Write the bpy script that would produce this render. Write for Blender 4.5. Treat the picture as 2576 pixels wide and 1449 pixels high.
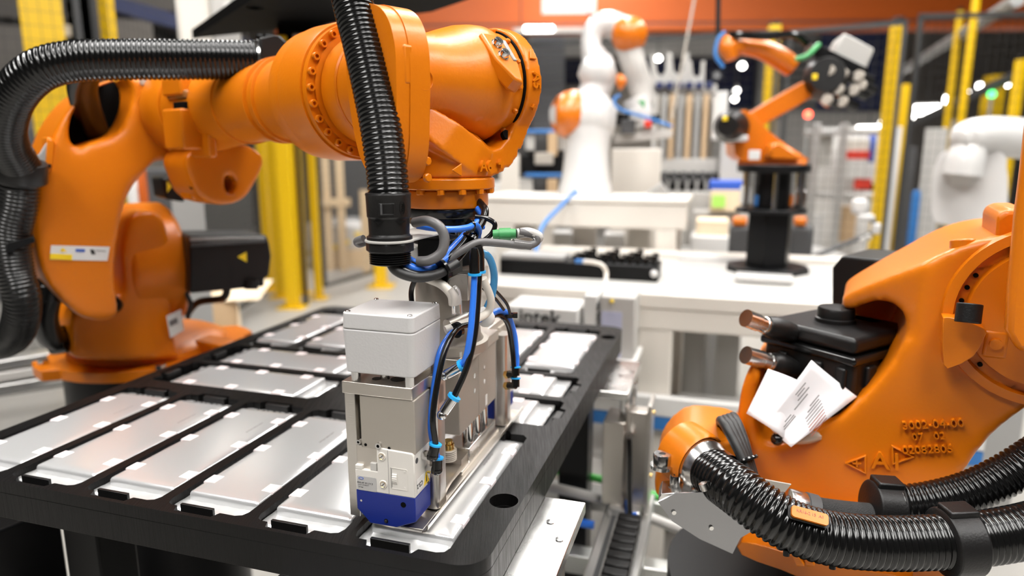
import bpy, bmesh, math, random
from mathutils import Vector, Matrix
from mathutils.geometry import tessellate_polygon
random.seed(7)
for o in list(bpy.data.objects): bpy.data.objects.remove(o)
SC = bpy.context.scene
COL = SC.collection
V = Vector

# ------------------------------------------------------------------ camera
TZ = 0.95                    # height of the tray top above the floor
CZ = TZ + 0.364              # camera height
FPX = 1721.0                 # focal length in pixels of a 2576 wide frame
PITCH = math.atan(340 / FPX)
cam_d = bpy.data.cameras.new('camera')
cam = bpy.data.objects.new('camera', cam_d); COL.objects.link(cam)
cam.location = (0, 0, CZ); cam.rotation_euler = (math.pi / 2 - PITCH, 0, 0)
cam_d.sensor_width = 36.0; cam_d.lens = 36.0 * FPX / 2576; cam_d.clip_start = 0.05; cam_d.clip_end = 200
cam_d.dof.use_dof = True; cam_d.dof.focus_distance = 0.70; cam_d.dof.aperture_fstop = 2.8
SC.camera = cam
# ------------------------------------------------------------------ world, exposure
SC.view_settings.view_transform = 'Standard'; SC.view_settings.look = 'None'
SC.view_settings.gamma = 1.0; SC.view_settings.use_curve_mapping = False
SC.view_settings.exposure = 0.25
world = bpy.data.worlds.new('world'); SC.world = world; world.use_nodes = True
world.node_tree.nodes['Background'].inputs[0].default_value = (0.5, 0.52, 0.55, 1)
world.node_tree.nodes['Background'].inputs[1].default_value = 0.3
LAMP_POWER = 14.0            # emission strength of the hall's ceiling lamps
CELL_POWER = 23.0            # emission strength of the unseen luminaires added over the robot cell

# ------------------------------------------------------------------ photo pixel -> place
FW = V((0, math.cos(PITCH), -math.sin(PITCH))); UP = V((0, math.sin(PITCH), math.cos(PITCH))); RT = V((1, 0, 0))
CAM = V((0, 0, CZ))
def ray(u, v): return FW + RT * ((u - 1288) / FPX) - UP * ((v - 724.5) / FPX)
def pd(u, v, d): return CAM + ray(u, v) * d                      # at camera depth d
def pz(u, v, z):                                                 # on the level z above the tray top
    r = ray(u, v); return CAM + r * ((TZ + z - CZ) / r.z)
def py(u, v, y):
    r = ray(u, v); return CAM + r * (y / r.y)
ANG = math.radians(72.98)
EA = V((math.cos(ANG), math.sin(ANG), 0)); EB = V((math.sin(ANG), -math.cos(ANG), 0)); EZ = V((0, 0, 1))
def frame(o, x, y, z):
    return Matrix(((x.x, y.x, z.x, o.x), (x.y, y.y, z.y, o.y), (x.z, y.z, z.z, o.z), (0, 0, 0, 1)))
TF = frame(V((0, 0, TZ)), EB, EA, EZ)                            # tray frame: (b, a, z)
WR = TF @ V((-0.29, 0.70, 0))
E1 = V((1, -1, 0)).normalized(); E2 = V((1, 1, 0)).normalized()
RF = frame(WR, E1, E2, EZ)                                       # arm frame: (forward, sideways, up)
def ID(): return Matrix.Identity(4)
def axis_frame(o, d, hint=None):                                 # frame whose z runs along d
    d = d.normalized(); h = hint or (V((0, 0, 1)) if abs(d.z) < 0.9 else V((0, 1, 0)))
    x = h.cross(d).normalized(); y = d.cross(x)
    return frame(V(o), x, y, d)

# ------------------------------------------------------------------ materials
MATS = {}
def mat(name, col, rough=0.5, metal=0.0, bump=0.0, bscale=200.0, coat=0.0, var=0.0, vscale=8.0, emit=0.0,
        trans=0.0, stretch=None, rvar=0.0, ecol=None, alpha=1.0, spec=0.5):
    m = bpy.data.materials.new(name); m.use_nodes = True
    nt = m.node_tree; n = nt.nodes; b = n['Principled BSDF']
    b.inputs['Base Color'].default_value = (*col, 1); b.inputs['Roughness'].default_value = rough
    b.inputs['Metallic'].default_value = metal; b.inputs['Coat Weight'].default_value = coat
    b.inputs['Coat Roughness'].default_value = 0.12
    b.inputs['Specular IOR Level'].default_value = spec
    b.inputs['Transmission Weight'].default_value = trans; b.inputs['Alpha'].default_value = alpha
    if emit: 
        b.inputs['Emission Color'].default_value = (*(ecol or col), 1); b.inputs['Emission Strength'].default_value = emit
    tc = n.new('ShaderNodeTexCoord'); src = tc.outputs['Object']
    if stretch:
        mp = n.new('ShaderNodeMapping'); mp.inputs['Scale'].default_value = stretch
        nt.links.new(src, mp.inputs[0]); src = mp.outputs[0]
    if bump:
        t = n.new('ShaderNodeTexNoise'); t.inputs['Scale'].default_value = bscale; t.inputs['Detail'].default_value = 3
        nt.links.new(src, t.inputs['Vector'])
        bp = n.new('ShaderNodeBump'); bp.inputs['Strength'].default_value = bump; bp.inputs['Distance'].default_value = 0.002
        nt.links.new(t.outputs[0], bp.inputs['Height']); nt.links.new(bp.outputs[0], b.inputs['Normal'])
    if var or rvar:
        t = n.new('ShaderNodeTexNoise'); t.inputs['Scale'].default_value = vscale; t.inputs['Detail'].default_value = 4
        nt.links.new(src, t.inputs['Vector'])
        if var:
            mx = n.new('ShaderNodeMix'); mx.data_type = 'RGBA'
            mx.inputs['A'].default_value = (*[c * (1 - var) for c in col], 1)
            mx.inputs['B'].default_value = (*[min(1, c * (1 + var)) for c in col], 1)
            nt.links.new(t.outputs[0], mx.inputs['Factor']); nt.links.new(mx.outputs['Result'], b.inputs['Base Color'])
        if rvar:
            mr = n.new('ShaderNodeMapRange'); mr.inputs['From Min'].default_value = 0.3; mr.inputs['From Max'].default_value = 0.7
            mr.inputs['To Min'].default_value = max(0, rough - rvar); mr.inputs['To Max'].default_value = rough + rvar
            nt.links.new(t.outputs[0], mr.inputs['Value']); nt.links.new(mr.outputs[0], b.inputs['Roughness'])
    MATS[name] = m; return m
M = MATS
mat('orange', (0.63, 0.165, 0.0015), 0.36, bump=0.10, bscale=260, coat=0.06, spec=0.4)
mat('orange_smooth', (0.63, 0.165, 0.0015), 0.33, coat=0.06, spec=0.4)
mat('orange_far', (0.66, 0.16, 0.003), 0.35, coat=0.2)
mat('beam_orange', (0.58, 0.11, 0.008), 0.5)
mat('black_tray', (0.0045, 0.0042, 0.0042), 0.42, spec=0.16, bump=0.12, bscale=60, stretch=(40, 1, 1), rvar=0.1, vscale=20)
mat('black_plastic', (0.007, 0.0066, 0.0066), 0.40, spec=0.35, bump=0.15, bscale=500)
mat('black_gloss', (0.006, 0.006, 0.006), 0.18)
mat('black_hose', (0.004, 0.004, 0.004), 0.17)
mat('black_cable', (0.006, 0.006, 0.006), 0.25)
mat('black_paint', (0.006, 0.006, 0.0065), 0.38, spec=0.2)
mat('recess_brown', (0.30, 0.11, 0.02), 0.45)
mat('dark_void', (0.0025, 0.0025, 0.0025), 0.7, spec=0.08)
mat('rubber', (0.016, 0.016, 0.016), 0.5)
mat('braid', (0.022, 0.022, 0.022), 0.7, bump=1.0, bscale=900)
mat('foil', (0.72, 0.72, 0.725), 0.20, 0.6, bump=0.02, bscale=9)
mat('foil_edge', (0.80, 0.80, 0.80), 0.24, 0.6, bump=0.10, bscale=45)
mat('tape', (0.84, 0.74, 0.74), 0.55)
mat('alu', (0.62, 0.58, 0.53), 0.36, 1.0, bump=0.03, bscale=150, rvar=0.05, vscale=60)
mat('alu_brushed', (0.66, 0.63, 0.59), 0.32, 1.0, bump=0.10, bscale=120, stretch=(1, 1, 14))
mat('alu_satin', (0.41, 0.375, 0.325), 0.5, 0.55)
mat('alu_bright', (0.78, 0.77, 0.75), 0.24, 1.0, rvar=0.06, vscale=15)
mat('steel', (0.62, 0.61, 0.6), 0.18, 1.0)
mat('guard_steel', (0.30, 0.30, 0.31), 0.22, 1.0)
mat('chrome', (0.75, 0.74, 0.73), 0.07, 1.0)
mat('brass', (0.72, 0.48, 0.15), 0.22, 1.0)
mat('grey_box', (0.50, 0.49, 0.485), 0.42, bump=0.12, bscale=450)
mat('white_plastic', (0.66, 0.63, 0.585), 0.38)
mat('white_paint', (0.66, 0.65, 0.63), 0.35)
mat('white_gloss', (0.60, 0.59, 0.575), 0.22, coat=0.2)
mat('cream', (0.70, 0.655, 0.59), 0.4)
mat('blue_module', (0.008, 0.022, 0.20), 0.36, spec=0.3, bump=0.06, bscale=700)
mat('blue_tube', (0.03, 0.17, 0.72), 0.26)
mat('cyan_ring', (0.02, 0.36, 0.78), 0.3)
mat('blue_clear', (0.10, 0.42, 0.78), 0.15, trans=0.45)
mat('clear', (0.95, 0.93, 0.92), 0.08, trans=0.92)
mat('grey_cable', (0.12, 0.115, 0.115), 0.42)
mat('white_cable', (0.72, 0.67, 0.6), 0.4)
mat('green', (0.06, 0.30, 0.10), 0.4)
mat('green_cable', (0.05, 0.42, 0.05), 0.4)
mat('yellow', (0.74, 0.46, 0.002), 0.4)
mat('yellow_sign', (0.90, 0.62, 0.01), 0.5)
mat('label_white', (0.70, 0.69, 0.67), 0.5)
mat('label_grey', (0.42, 0.41, 0.40), 0.4)
mat('print_black', (0.02, 0.02, 0.02), 0.6)
mat('print_grey', (0.16, 0.15, 0.15), 0.6)
mat('print_red', (0.35, 0.10, 0.07), 0.6)
mat('logo_blue', (0.03, 0.10, 0.45), 0.5)
mat('paper', (0.83, 0.82, 0.84), 0.5)
mat('bag', (0.72, 0.66, 0.55), 0.2, trans=0.4)
mat('cardboard', (0.52, 0.36, 0.21), 0.75, var=0.08)
mat('cardboard_light', (0.74, 0.60, 0.42), 0.75, var=0.06)
mat('wood', (0.66, 0.50, 0.32), 0.65, var=0.12, stretch=(6, 6, 1))
mat('concrete', (0.36, 0.345, 0.32), 0.42, bump=0.08, bscale=30, var=0.18, vscale=1.3, rvar=0.08)
mat('wall_dark', (0.05, 0.052, 0.06), 0.7, var=0.2, vscale=0.8)
mat('wall_mid', (0.10, 0.096, 0.09), 0.7, var=0.15, vscale=0.6)
mat('ceiling', (0.035, 0.035, 0.04), 0.8)
mat('glass_night', (0.008, 0.012, 0.035), 0.12)
mat('navy', (0.012, 0.022, 0.09), 0.5)
mat('grey_paint', (0.30, 0.295, 0.285), 0.45)
mat('grey_light', (0.46, 0.445, 0.42), 0.45)
mat('taupe', (0.40, 0.36, 0.31), 0.5)
mat('taupe_dim', (0.14, 0.125, 0.11), 0.6, var=0.2, vscale=2.0)  # darker copy of taupe, weak light at the rear put into the colour
mat('shutter_grey', (0.34, 0.36, 0.42), 0.5)
mat('dark_grey', (0.06, 0.06, 0.062), 0.5)
mat('profile', (0.66, 0.655, 0.64), 0.3, 0.85)
mat('rail_blue', (0.03, 0.17, 0.47), 0.4)
mat('red', (0.65, 0.04, 0.02), 0.4)
mat('lime', (0.35, 0.68, 0.12), 0.5)
mat('blue_bin', (0.03, 0.10, 0.50), 0.45)
mat('wire', (0.03, 0.03, 0.03), 0.5)
mat('lamp_hall', (1.0, 0.97, 0.92), 0.5, emit=LAMP_POWER)
mat('lamp_cell', (1.0, 0.98, 0.95), 0.5, emit=CELL_POWER)
mat('lamp_red', (1.0, 0.1, 0.05), 0.5, emit=6.0)
mat('lamp_green', (0.1, 1.0, 0.25), 0.5, emit=3.0)

# ------------------------------------------------------------------ mesh builder
WLOC = {}
class MB:
    def __init__(s): s.v = []; s.f = []
    def raw(s, vs, fs, fr=None):
        o = len(s.v)
        s.v += [(fr @ V(p)) if fr else V(p) for p in vs]
        s.f += [tuple(i + o for i in f) for f in fs]; return s
    def box(s, lo, hi, fr=None):
        x0, y0, z0 = lo; x1, y1, z1 = hi
        vs = [(x0, y0, z0), (x1, y0, z0), (x1, y1, z0), (x0, y1, z0), (x0, y0, z1), (x1, y0, z1), (x1, y1, z1), (x0, y1, z1)]
        return s.raw(vs, [(3, 2, 1, 0), (4, 5, 6, 7), (0, 1, 5, 4), (1, 2, 6, 5), (2, 3, 7, 6), (3, 0, 4, 7)], fr)
    def prism(s, poly, z0, z1, fr=None, holes=()):               # polygon in xy, from z0 to z1
        loops = [list(poly)] + [list(h) for h in holes]
        def area(l): return sum(l[i][0] * l[(i + 1) % len(l)][1] - l[(i + 1) % len(l)][0] * l[i][1] for i in range(len(l)))
        if area(loops[0]) < 0: loops[0].reverse()
        for i in range(1, len(loops)):
            if area(loops[i]) > 0: loops[i].reverse()
        pts = [p for l in loops for p in l]; n = len(pts)
        tris = tessellate_polygon([[V((p[0], p[1], 0)) for p in l] for l in loops])
        vs = [(p[0], p[1], z0) for p in pts] + [(p[0], p[1], z1) for p in pts]; fs = []
        for t in tris:
            a, b, c = t
            ar = (pts[b][0] - pts[a][0]) * (pts[c][1] - pts[a][1]) - (pts[c][0] - pts[a][0]) * (pts[b][1] - pts[a][1])
            if ar < 0: a, b, c = c, b, a
            fs.append((c, b, a)); fs.append((a + n, b + n, c + n))
        o = 0
        for l in loops:
            m = len(l)
            for i in range(m):
                j = (i + 1) % m; fs.append((o + i, o + j, o + j + n, o + i + n))
            o += m
        return s.raw(vs, fs, fr)
    def lathe(s, prof, fr=None, n=48, a0=0.0, a1=2 * math.pi):   # prof: (r, z) along local z
        full = abs(a1 - a0 - 2 * math.pi) < 1e-6; m = len(prof); k = n if full else n + 1
        vs = []; fs = []
        for i in range(k):
            a = a0 + (a1 - a0) * i / n
            vs += [(r * math.cos(a), r * math.sin(a), z) for r, z in prof]
        for i in range(n):
            j = (i + 1) % k
            for q in range(m - 1): fs.append((i * m + q, j * m + q, j * m + q + 1, i * m + q + 1))
        if prof[0][0] > 1e-6 and full: fs.append(tuple(i * m for i in range(k))[::-1])
        if prof[-1][0] > 1e-6 and full: fs.append(tuple(i * m + m - 1 for i in range(k)))
        return s.raw(vs, fs, fr)
    def cyl(s, p0, p1, r, n=24, r1=None):
        p0 = V(p0); p1 = V(p1); h = (p1 - p0).length
        return s.lathe([(r, 0), (r if r1 is None else r1, h)], axis_frame(p0, p1 - p0), n)
    def sphere(s, c, r, n=16, sc=(1, 1, 1)):
        fr = Matrix.Translation(V(c)) @ Matrix.Diagonal((*sc, 1))
        return s.lathe([(r * math.sin(math.pi * i / (n // 2)), -r * math.cos(math.pi * i / (n // 2))) for i in range(n // 2 + 1)], fr, n)
    def sweep(s, pts, rads, n=12, caps=True):
        k = len(pts); T = []
        for i in range(k):
            T.append((pts[min(i + 1, k - 1)] - pts[max(i - 1, 0)]).normalized())
        h = V((0, 0, 1)) if abs(T[0].z) < 0.9 else V((1, 0, 0))
        nx = (h - T[0] * h.dot(T[0])).normalized(); vs = []; fs = []
        for i in range(k):
            nx = (nx - T[i] * nx.dot(T[i])).normalized(); ny = T[i].cross(nx); r = rads[i]
            for q in range(n):
                a = 2 * math.pi * q / n; vs.append(pts[i] + (nx * math.cos(a) + ny * math.sin(a)) * r)
        for i in range(k - 1):
            for q in range(n):
                w = (q + 1) % n; fs.append((i * n + q, i * n + w, (i + 1) * n + w, (i + 1) * n + q))
        if caps:
            fs.append(tuple(range(n))[::-1]); fs.append(tuple((k - 1) * n + q for q in range(n)))
        return s.raw(vs, fs)
    def tube(s, pts, r, n=10, res=8):
        p = spline(pts, res); return s.sweep(p, [r] * len(p), n)
    def corrugated(s, pts, r, pitch, depth, n=20):
        p = resample(spline(pts, 12), pitch / 6); k = (0.25, 0.0, 0.0, 0.25, 1.0, 1.0)
        rr = [r - depth * k[i % 6] for i in range(len(p))]
        return s.sweep(p, rr, n)
    def build(s, name, m, parent=None, bevel=0.0, seg=2, angle=35, smooth=True, remesh=0.0, iters=0, weld=False):
        c = sum(s.v, V()) / len(s.v)
        lo = V([min(p[i] for p in s.v) for i in range(3)]); hi = V([max(p[i] for p in s.v) for i in range(3)])
        c = (lo + hi) / 2
        me = bpy.data.meshes.new(name); me.from_pydata([p - c for p in s.v], [], s.f); me.validate()
        me.materials.append(M[m] if isinstance(m, str) else m)
        o = bpy.data.objects.new(name, me); COL.objects.link(o)
        pw = V()
        if parent: o.parent = parent; pw = WLOC[parent.name]
        o.location = c - pw; WLOC[o.name] = c
        if smooth:
            me.polygons.foreach_set('use_smooth', [True] * len(me.polygons))
            if not remesh: me.set_sharp_from_angle(angle=math.radians(angle))
        if bevel:
            b = o.modifiers.new('bevel', 'BEVEL'); b.width = bevel; b.segments = seg; b.limit_method = 'ANGLE'; b.angle_limit = math.radians(40)
        if remesh:
            r = o.modifiers.new('remesh', 'REMESH'); r.mode = 'VOXEL'; r.voxel_size = remesh; r.use_smooth_shade = True
            if iters:
                q = o.modifiers.new('smooth', 'SMOOTH'); q.iterations = iters; q.factor = 0.5
        return o
def spline(pts, res=8):
    P = [V(p) for p in pts]; out = []
    if len(P) == 2: return [P[0].lerp(P[1], i / res) for i in range(res + 1)]
    for i in range(len(P) - 1):
        a = P[i - 1] if i else P[0] * 2 - P[1]; b = P[i]; c = P[i + 1]; d = P[i + 2] if i + 2 < len(P) else P[-1] * 2 - P[-2]
        for q in range(res):
            t = q / res
            out.append(0.5 * ((2 * b) + (c - a) * t + (2 * a - 5 * b + 4 * c - d) * t * t + (3 * b - a - 3 * c + d) * t ** 3))
    out.append(P[-1]); return out
def resample(p, step):
    out = [p[0]]; acc = 0.0
    for i in range(1, len(p)):
        a = p[i - 1]; b = p[i]; L = (b - a).length; t = step - acc
        while t <= L:
            out.append(a.lerp(b, t / L)); t += step
        acc = (acc + L) % step
    return out
def tag(o, label, cat, group=None, kind=None):
    if label: o['label'] = label
    if cat: o['category'] = cat
    if group: o['group'] = group
    if kind: o['kind'] = kind
    return o
def sub(root, rules):
    """hang small pieces under the nearest part of the given name, one level below the thing"""
    kids = list(root.children)
    stem = lambda o: o.name.split('.')[0]
    for o in kids:
        want = rules.get(stem(o))
        if not want: continue
        want = (want,) if isinstance(want, str) else want
        cand = [k for k in kids if stem(k) in want and k != o and k.parent == root]
        if not cand: continue
        k = min(cand, key=lambda k: (WLOC[k.name] - WLOC[o.name]).length)
        mb = Matrix.Translation(WLOC[root.name] - WLOC[k.name]) @ o.matrix_basis
        o.parent = k; o.matrix_basis = mb
def struct(o): o['kind'] = 'structure'; return o
def thing(name, label, cat, loc, group=None):
    o = bpy.data.objects.new(name, None); COL.objects.link(o); o.empty_display_size = 0.05
    o.location = loc; WLOC[o.name] = V(loc); tag(o, label, cat, group); return o
def inst(src, name, mtx, parent):                                # a copy sharing mesh data, mtx = new world matrix
    o = bpy.data.objects.new(name, src.data); COL.objects.link(o); o.parent = parent
    for md in src.modifiers:
        q = o.modifiers.new(md.name, md.type)
        if md.type == 'BEVEL': q.width = md.width; q.segments = md.segments; q.limit_method = 'ANGLE'; q.angle_limit = md.angle_limit
    mm = Matrix.Translation(-WLOC[parent.name]) @ mtx
    o.matrix_basis = mm; WLOC[o.name] = mtx.translation.copy(); return o
def bolt_ring(name, frames, prof, m, parent, n=6):               # bolts on given frames (z out), one mesh shared
    first = None
    for fr in frames:
        if first is None:
            b = MB().lathe(prof, None, n)
            first = b.build(name, m, None, bevel=0.0)
            c = WLOC[first.name].copy(); first.parent = parent
            first.matrix_basis = Matrix.Translation(-WLOC[parent.name]) @ fr @ Matrix.Translation(c)
            WLOC[first.name] = fr @ c; off = Matrix.Translation(c)
        else: inst(first, name, fr @ off, parent)
def text(body, size, fr, m, parent, name='lettering', depth=0.0004, bold=0.0):
    cu = bpy.data.curves.new(name, 'FONT'); cu.body = body; cu.size = size; cu.extrude = depth; cu.offset = bold
    cu.align_x = 'CENTER'; cu.align_y = 'CENTER'; cu.resolution_u = 3
    t = bpy.data.objects.new(name, cu); COL.objects.link(t)
    dg = bpy.context.evaluated_depsgraph_get(); me = bpy.data.meshes.new_from_object(t.evaluated_get(dg))
    bpy.data.objects.remove(t); bpy.data.curves.remove(cu)
    me.name = name; me.materials.clear(); me.materials.append(M[m])
    o = bpy.data.objects.new(name, me); COL.objects.link(o)
    if parent: o.parent = parent
    o.matrix_basis = Matrix.Translation(-(WLOC[parent.name] if parent else V())) @ fr
    WLOC[o.name] = fr.translation.copy(); return o
def rrect(x0, y0, x1, y1, r, n=5):
    out = []
    for cx, cy, a in ((x1 - r, y1 - r, 0), (x0 + r, y1 - r, 90), (x0 + r, y0 + r, 180), (x1 - r, y0 + r, 270)):
        for i in range(n + 1):
            t = math.radians(a + 90 * i / n); out.append((cx + r * math.cos(t), cy + r * math.sin(t)))
    return out
def circle(cx, cy, r, n=24, ry=None): return [(cx + r * math.cos(2 * math.pi * i / n), cy + (ry or r) * math.sin(2 * math.pi * i / n)) for i in range(n)]
def smooth_poly(pts, res=6):
    P = [V((p[0], p[1], 0)) for p in pts]; out = []; k = len(P)
    for i in range(k):
        a, b, c, d = P[i - 1], P[i], P[(i + 1) % k], P[(i + 2) % k]
        for q in range(res):
            t = q / res; w = 0.5 * ((2 * b) + (c - a) * t + (2 * a - 5 * b + 4 * c - d) * t * t + (3 * b - a - 3 * c + d) * t ** 3)
            out.append((w.x, w.y))
    return out
def pxf(u, v, d, turn=0.0):
    """upright frame standing at photo pixel u,v and depth d: x right, y up, z towards the camera; metres per pixel = d/FPX"""
    o = pd(u, v, d); z = V((-(o.x), -(o.y), 0)).normalized(); z = Matrix.Rotation(turn, 3, 'Z') @ z
    x = V((0, 0, 1)).cross(z); return frame(o, x, V((0, 0, 1)), z)
def outline(pts, fr, d):
    """photo outline -> 2D outline in the frame's own upright plane"""
    inv = fr.inverted(); o = fr.translation; n = fr.to_3x3() @ V((0, 0, 1)); out = []
    for u, v in pts:
        r = ray(u, v); t = (o - CAM).dot(n) / r.dot(n); q = inv @ (CAM + r * t); out.append((q.x, q.y))
    return out
def cut(o, cutters):                                             # subtract solids for good, leaving no helper objects behind
    tmp = []
    for mb in cutters:
        c = mb.build('cutter', o.data.materials[0]); tmp.append(c)
        b = o.modifiers.new('cut', 'BOOLEAN'); b.operation = 'DIFFERENCE'; b.object = c; b.solver = 'EXACT'
        while o.modifiers[0] != b:
            if o.modifiers.find(b.name) == 0: break
            o.modifiers.move(o.modifiers.find(b.name), 0)
    # keep the order of cuts irrelevant; other modifiers stay live
    keep = [(m.name) for m in o.modifiers if m.type != 'BOOLEAN']
    state = {k: o.modifiers[k].show_viewport for k in keep}
    for k in keep: o.modifiers[k].show_viewport = False
    bpy.context.view_layer.update()
    dg = bpy.context.evaluated_depsgraph_get(); me = bpy.data.meshes.new_from_object(o.evaluated_get(dg))
    old = o.data; o.data = me; me.name = old.name
    for md in list(o.modifiers):
        if md.type == 'BOOLEAN': o.modifiers.remove(md)
    for k in keep: o.modifiers[k].show_viewport = state[k]
    for c in tmp: bpy.data.objects.remove(c)
    if not me.materials: me.materials.append(old.materials[0])
    return o

# ================================================================== the hall
Y0, Y1, X0, X1, HZ = -7.0, 34.0, -13.0, 15.0, 7.5
struct(MB().box((X0, Y0, -0.1), (X1, Y1, 0)).build('floor', 'concrete', smooth=False))
struct(MB().box((X0, Y0, HZ), (X1, Y1, HZ + 0.1)).build('ceiling', 'ceiling', smooth=False))
struct(MB().box((X0 - 0.1, Y0, 0), (X0, Y1, HZ)).build('wall_left', 'wall_mid', smooth=False))
struct(MB().box((X1, Y0, 0), (X1 + 0.1, Y1, HZ)).build('wall_right', 'wall_mid', smooth=False))
struct(MB().box((X0, Y1, 0), (X1, Y1 + 0.1, HZ)).build('wall_back', 'wall_dark', smooth=False))
struct(MB().box((X0, Y0 - 0.1, 0), (X1, Y0, HZ)).build('wall_front', 'wall_mid', smooth=False))

def luminaire(x, y, z, L, W, label):  # out of view, added to brighten the cell, the foil and the floor behind
    t = thing('added_luminaire', label, 'lamp', (x, y, z), 'added luminaires over the robot cells')
    MB().box((x - W / 2, y - L / 2, z), (x + W / 2, y + L / 2, z + 0.07)).build('housing', 'white_paint', t, bevel=0.005)
    MB().box((x - W / 2 + .02, y - L / 2 + .02, z - 0.012), (x + W / 2 - .02, y + L / 2 - .02, z - 0.001)).build('diffuser', 'lamp_cell', t, smooth=False)
    for s in (-1, 1):
        MB().cyl((x, y + s * L * .35, z + .07), (x, y + s * L * .35, HZ), 0.006, 8).build('suspension_wire', 'wire', t)
for xx, yy in ((0.5, -1.3), (2.7, -1.0), (-1.8, -1.2), (-2.0, 1.2), (0.6, 1.4), (2.9, 1.6), (0.7, 4.4), (3.1, 4.4), (-1.3, 6.2), (1.0, 8.0)):
    luminaire(xx, yy, 4.4, 2.2, 0.7, 'long white luminaire added out of view to light the robot cells')

# ================================================================== battery tray
B0, B1, A0, A1 = -0.905, -0.186, 0.516, 1.420
tray = thing('cell_tray', 'large black machined tray with rectangular pockets holding silver pouch cells', 'tray', TF @ V(((B0 + B1) / 2, (A0 + A1) / 2, -0.042)))
POCK = []
for i in range(6):
    r = -0.226 - 0.1115 * (5 - i)
    POCK.append(('front', r - 0.098, 0.530, r, 0.812)); POCK.append(('far', r - 0.098, 1.084, r, 1.374))
for a0, a1, nm in ((0.850, 0.950, 'rowB'), (0.966, 1.064, 'rowA')):
    POCK.append((nm, -0.880, a0, -0.574, a1)); POCK.append((nm, -0.514, a0, -0.208, a1))
def pocket_poly(p):
    nm, b0, a0, b1, a1 = p
    if nm in ('front', 'far'):                                   # notches at both short ends
        return [(b0 + .008, a0), (b0 + .016, a0), (b0 + .020, a0 - .009), (b0 + .066, a0 - .009), (b0 + .070, a0), (b1 - .010, a0), (b1 - .003, a0 + .003),
                (b1, a0 + .010), (b1, a1 - .008), (b1 - .006, a1), (b0 + .074, a1), (b0 + .070, a1 + .008), (b0 + .022, a1 + .008), (b0 + .018, a1), (b0 + .006, a1), (b0, a1 - .006), (b0, a0 + .010), (b0 + .003, a0 + .003)]
    return [(b0 + .006, a0), (b1 - .010, a0), (b1, a0 + .010), (b1, a0 + .030), (b1 + .009, a0 + .034), (b1 + .009, a0 + .066), (b1, a0 + .070), (b1, a1 - .006), (b1 - .006, a1),
            (b0 + .006, a1), (b0, a1 - .006), (b0, a0 + .074), (b0 - .009, a0 + .070), (b0 - .009, a0 + .030), (b0, a0 + .026), (b0, a0 + .006)]
trholes = [circle(-0.205, 0.640, 0.0155, 40), circle(-0.878, 1.266, 0.0155, 32), circle(-0.205, 1.330, 0.0155, 32)]
out = rrect(B0, A0, B1, A1, 0.030, 8)
MB().prism(out, -0.014, 0.0, TF, [pocket_poly(p) for p in POCK] + trholes).build('pocket_plate', 'black_tray', tray, bevel=0.0012, seg=2)
MB().prism(out, -0.046, -0.0142, TF, trholes).build('base_plate', 'black_tray', tray, bevel=0.001)
for p in POCK:
    nm, b0, a0, b1, a1 = p
    if nm in ('front', 'far'):
        MB().box((b0 + .019, a0 + .001, -.0138), (b0 + .060, a0 + .0045, .0015), TF).build('end_stop', 'black_plastic', tray, bevel=0.0004)
        MB().box((b0 + .028, a1 - .001, -.0138), (b0 + .066, a1 + .006, -.001), TF).build('end_stop', 'black_plastic', tray, bevel=0.0008)
    else:
        MB().box((b1 - .004, a0 + .036, -.0138), (b1 + .007, a0 + .064, -.002), TF).build('end_stop', 'black_plastic', tray, bevel=0.0008)
        MB().box((b0 - .007, a0 + .034, -.0138), (b0 + .002, a0 + .066, -.001), TF).build('end_stop', 'black_plastic', tray, bevel=0.0008)

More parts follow.
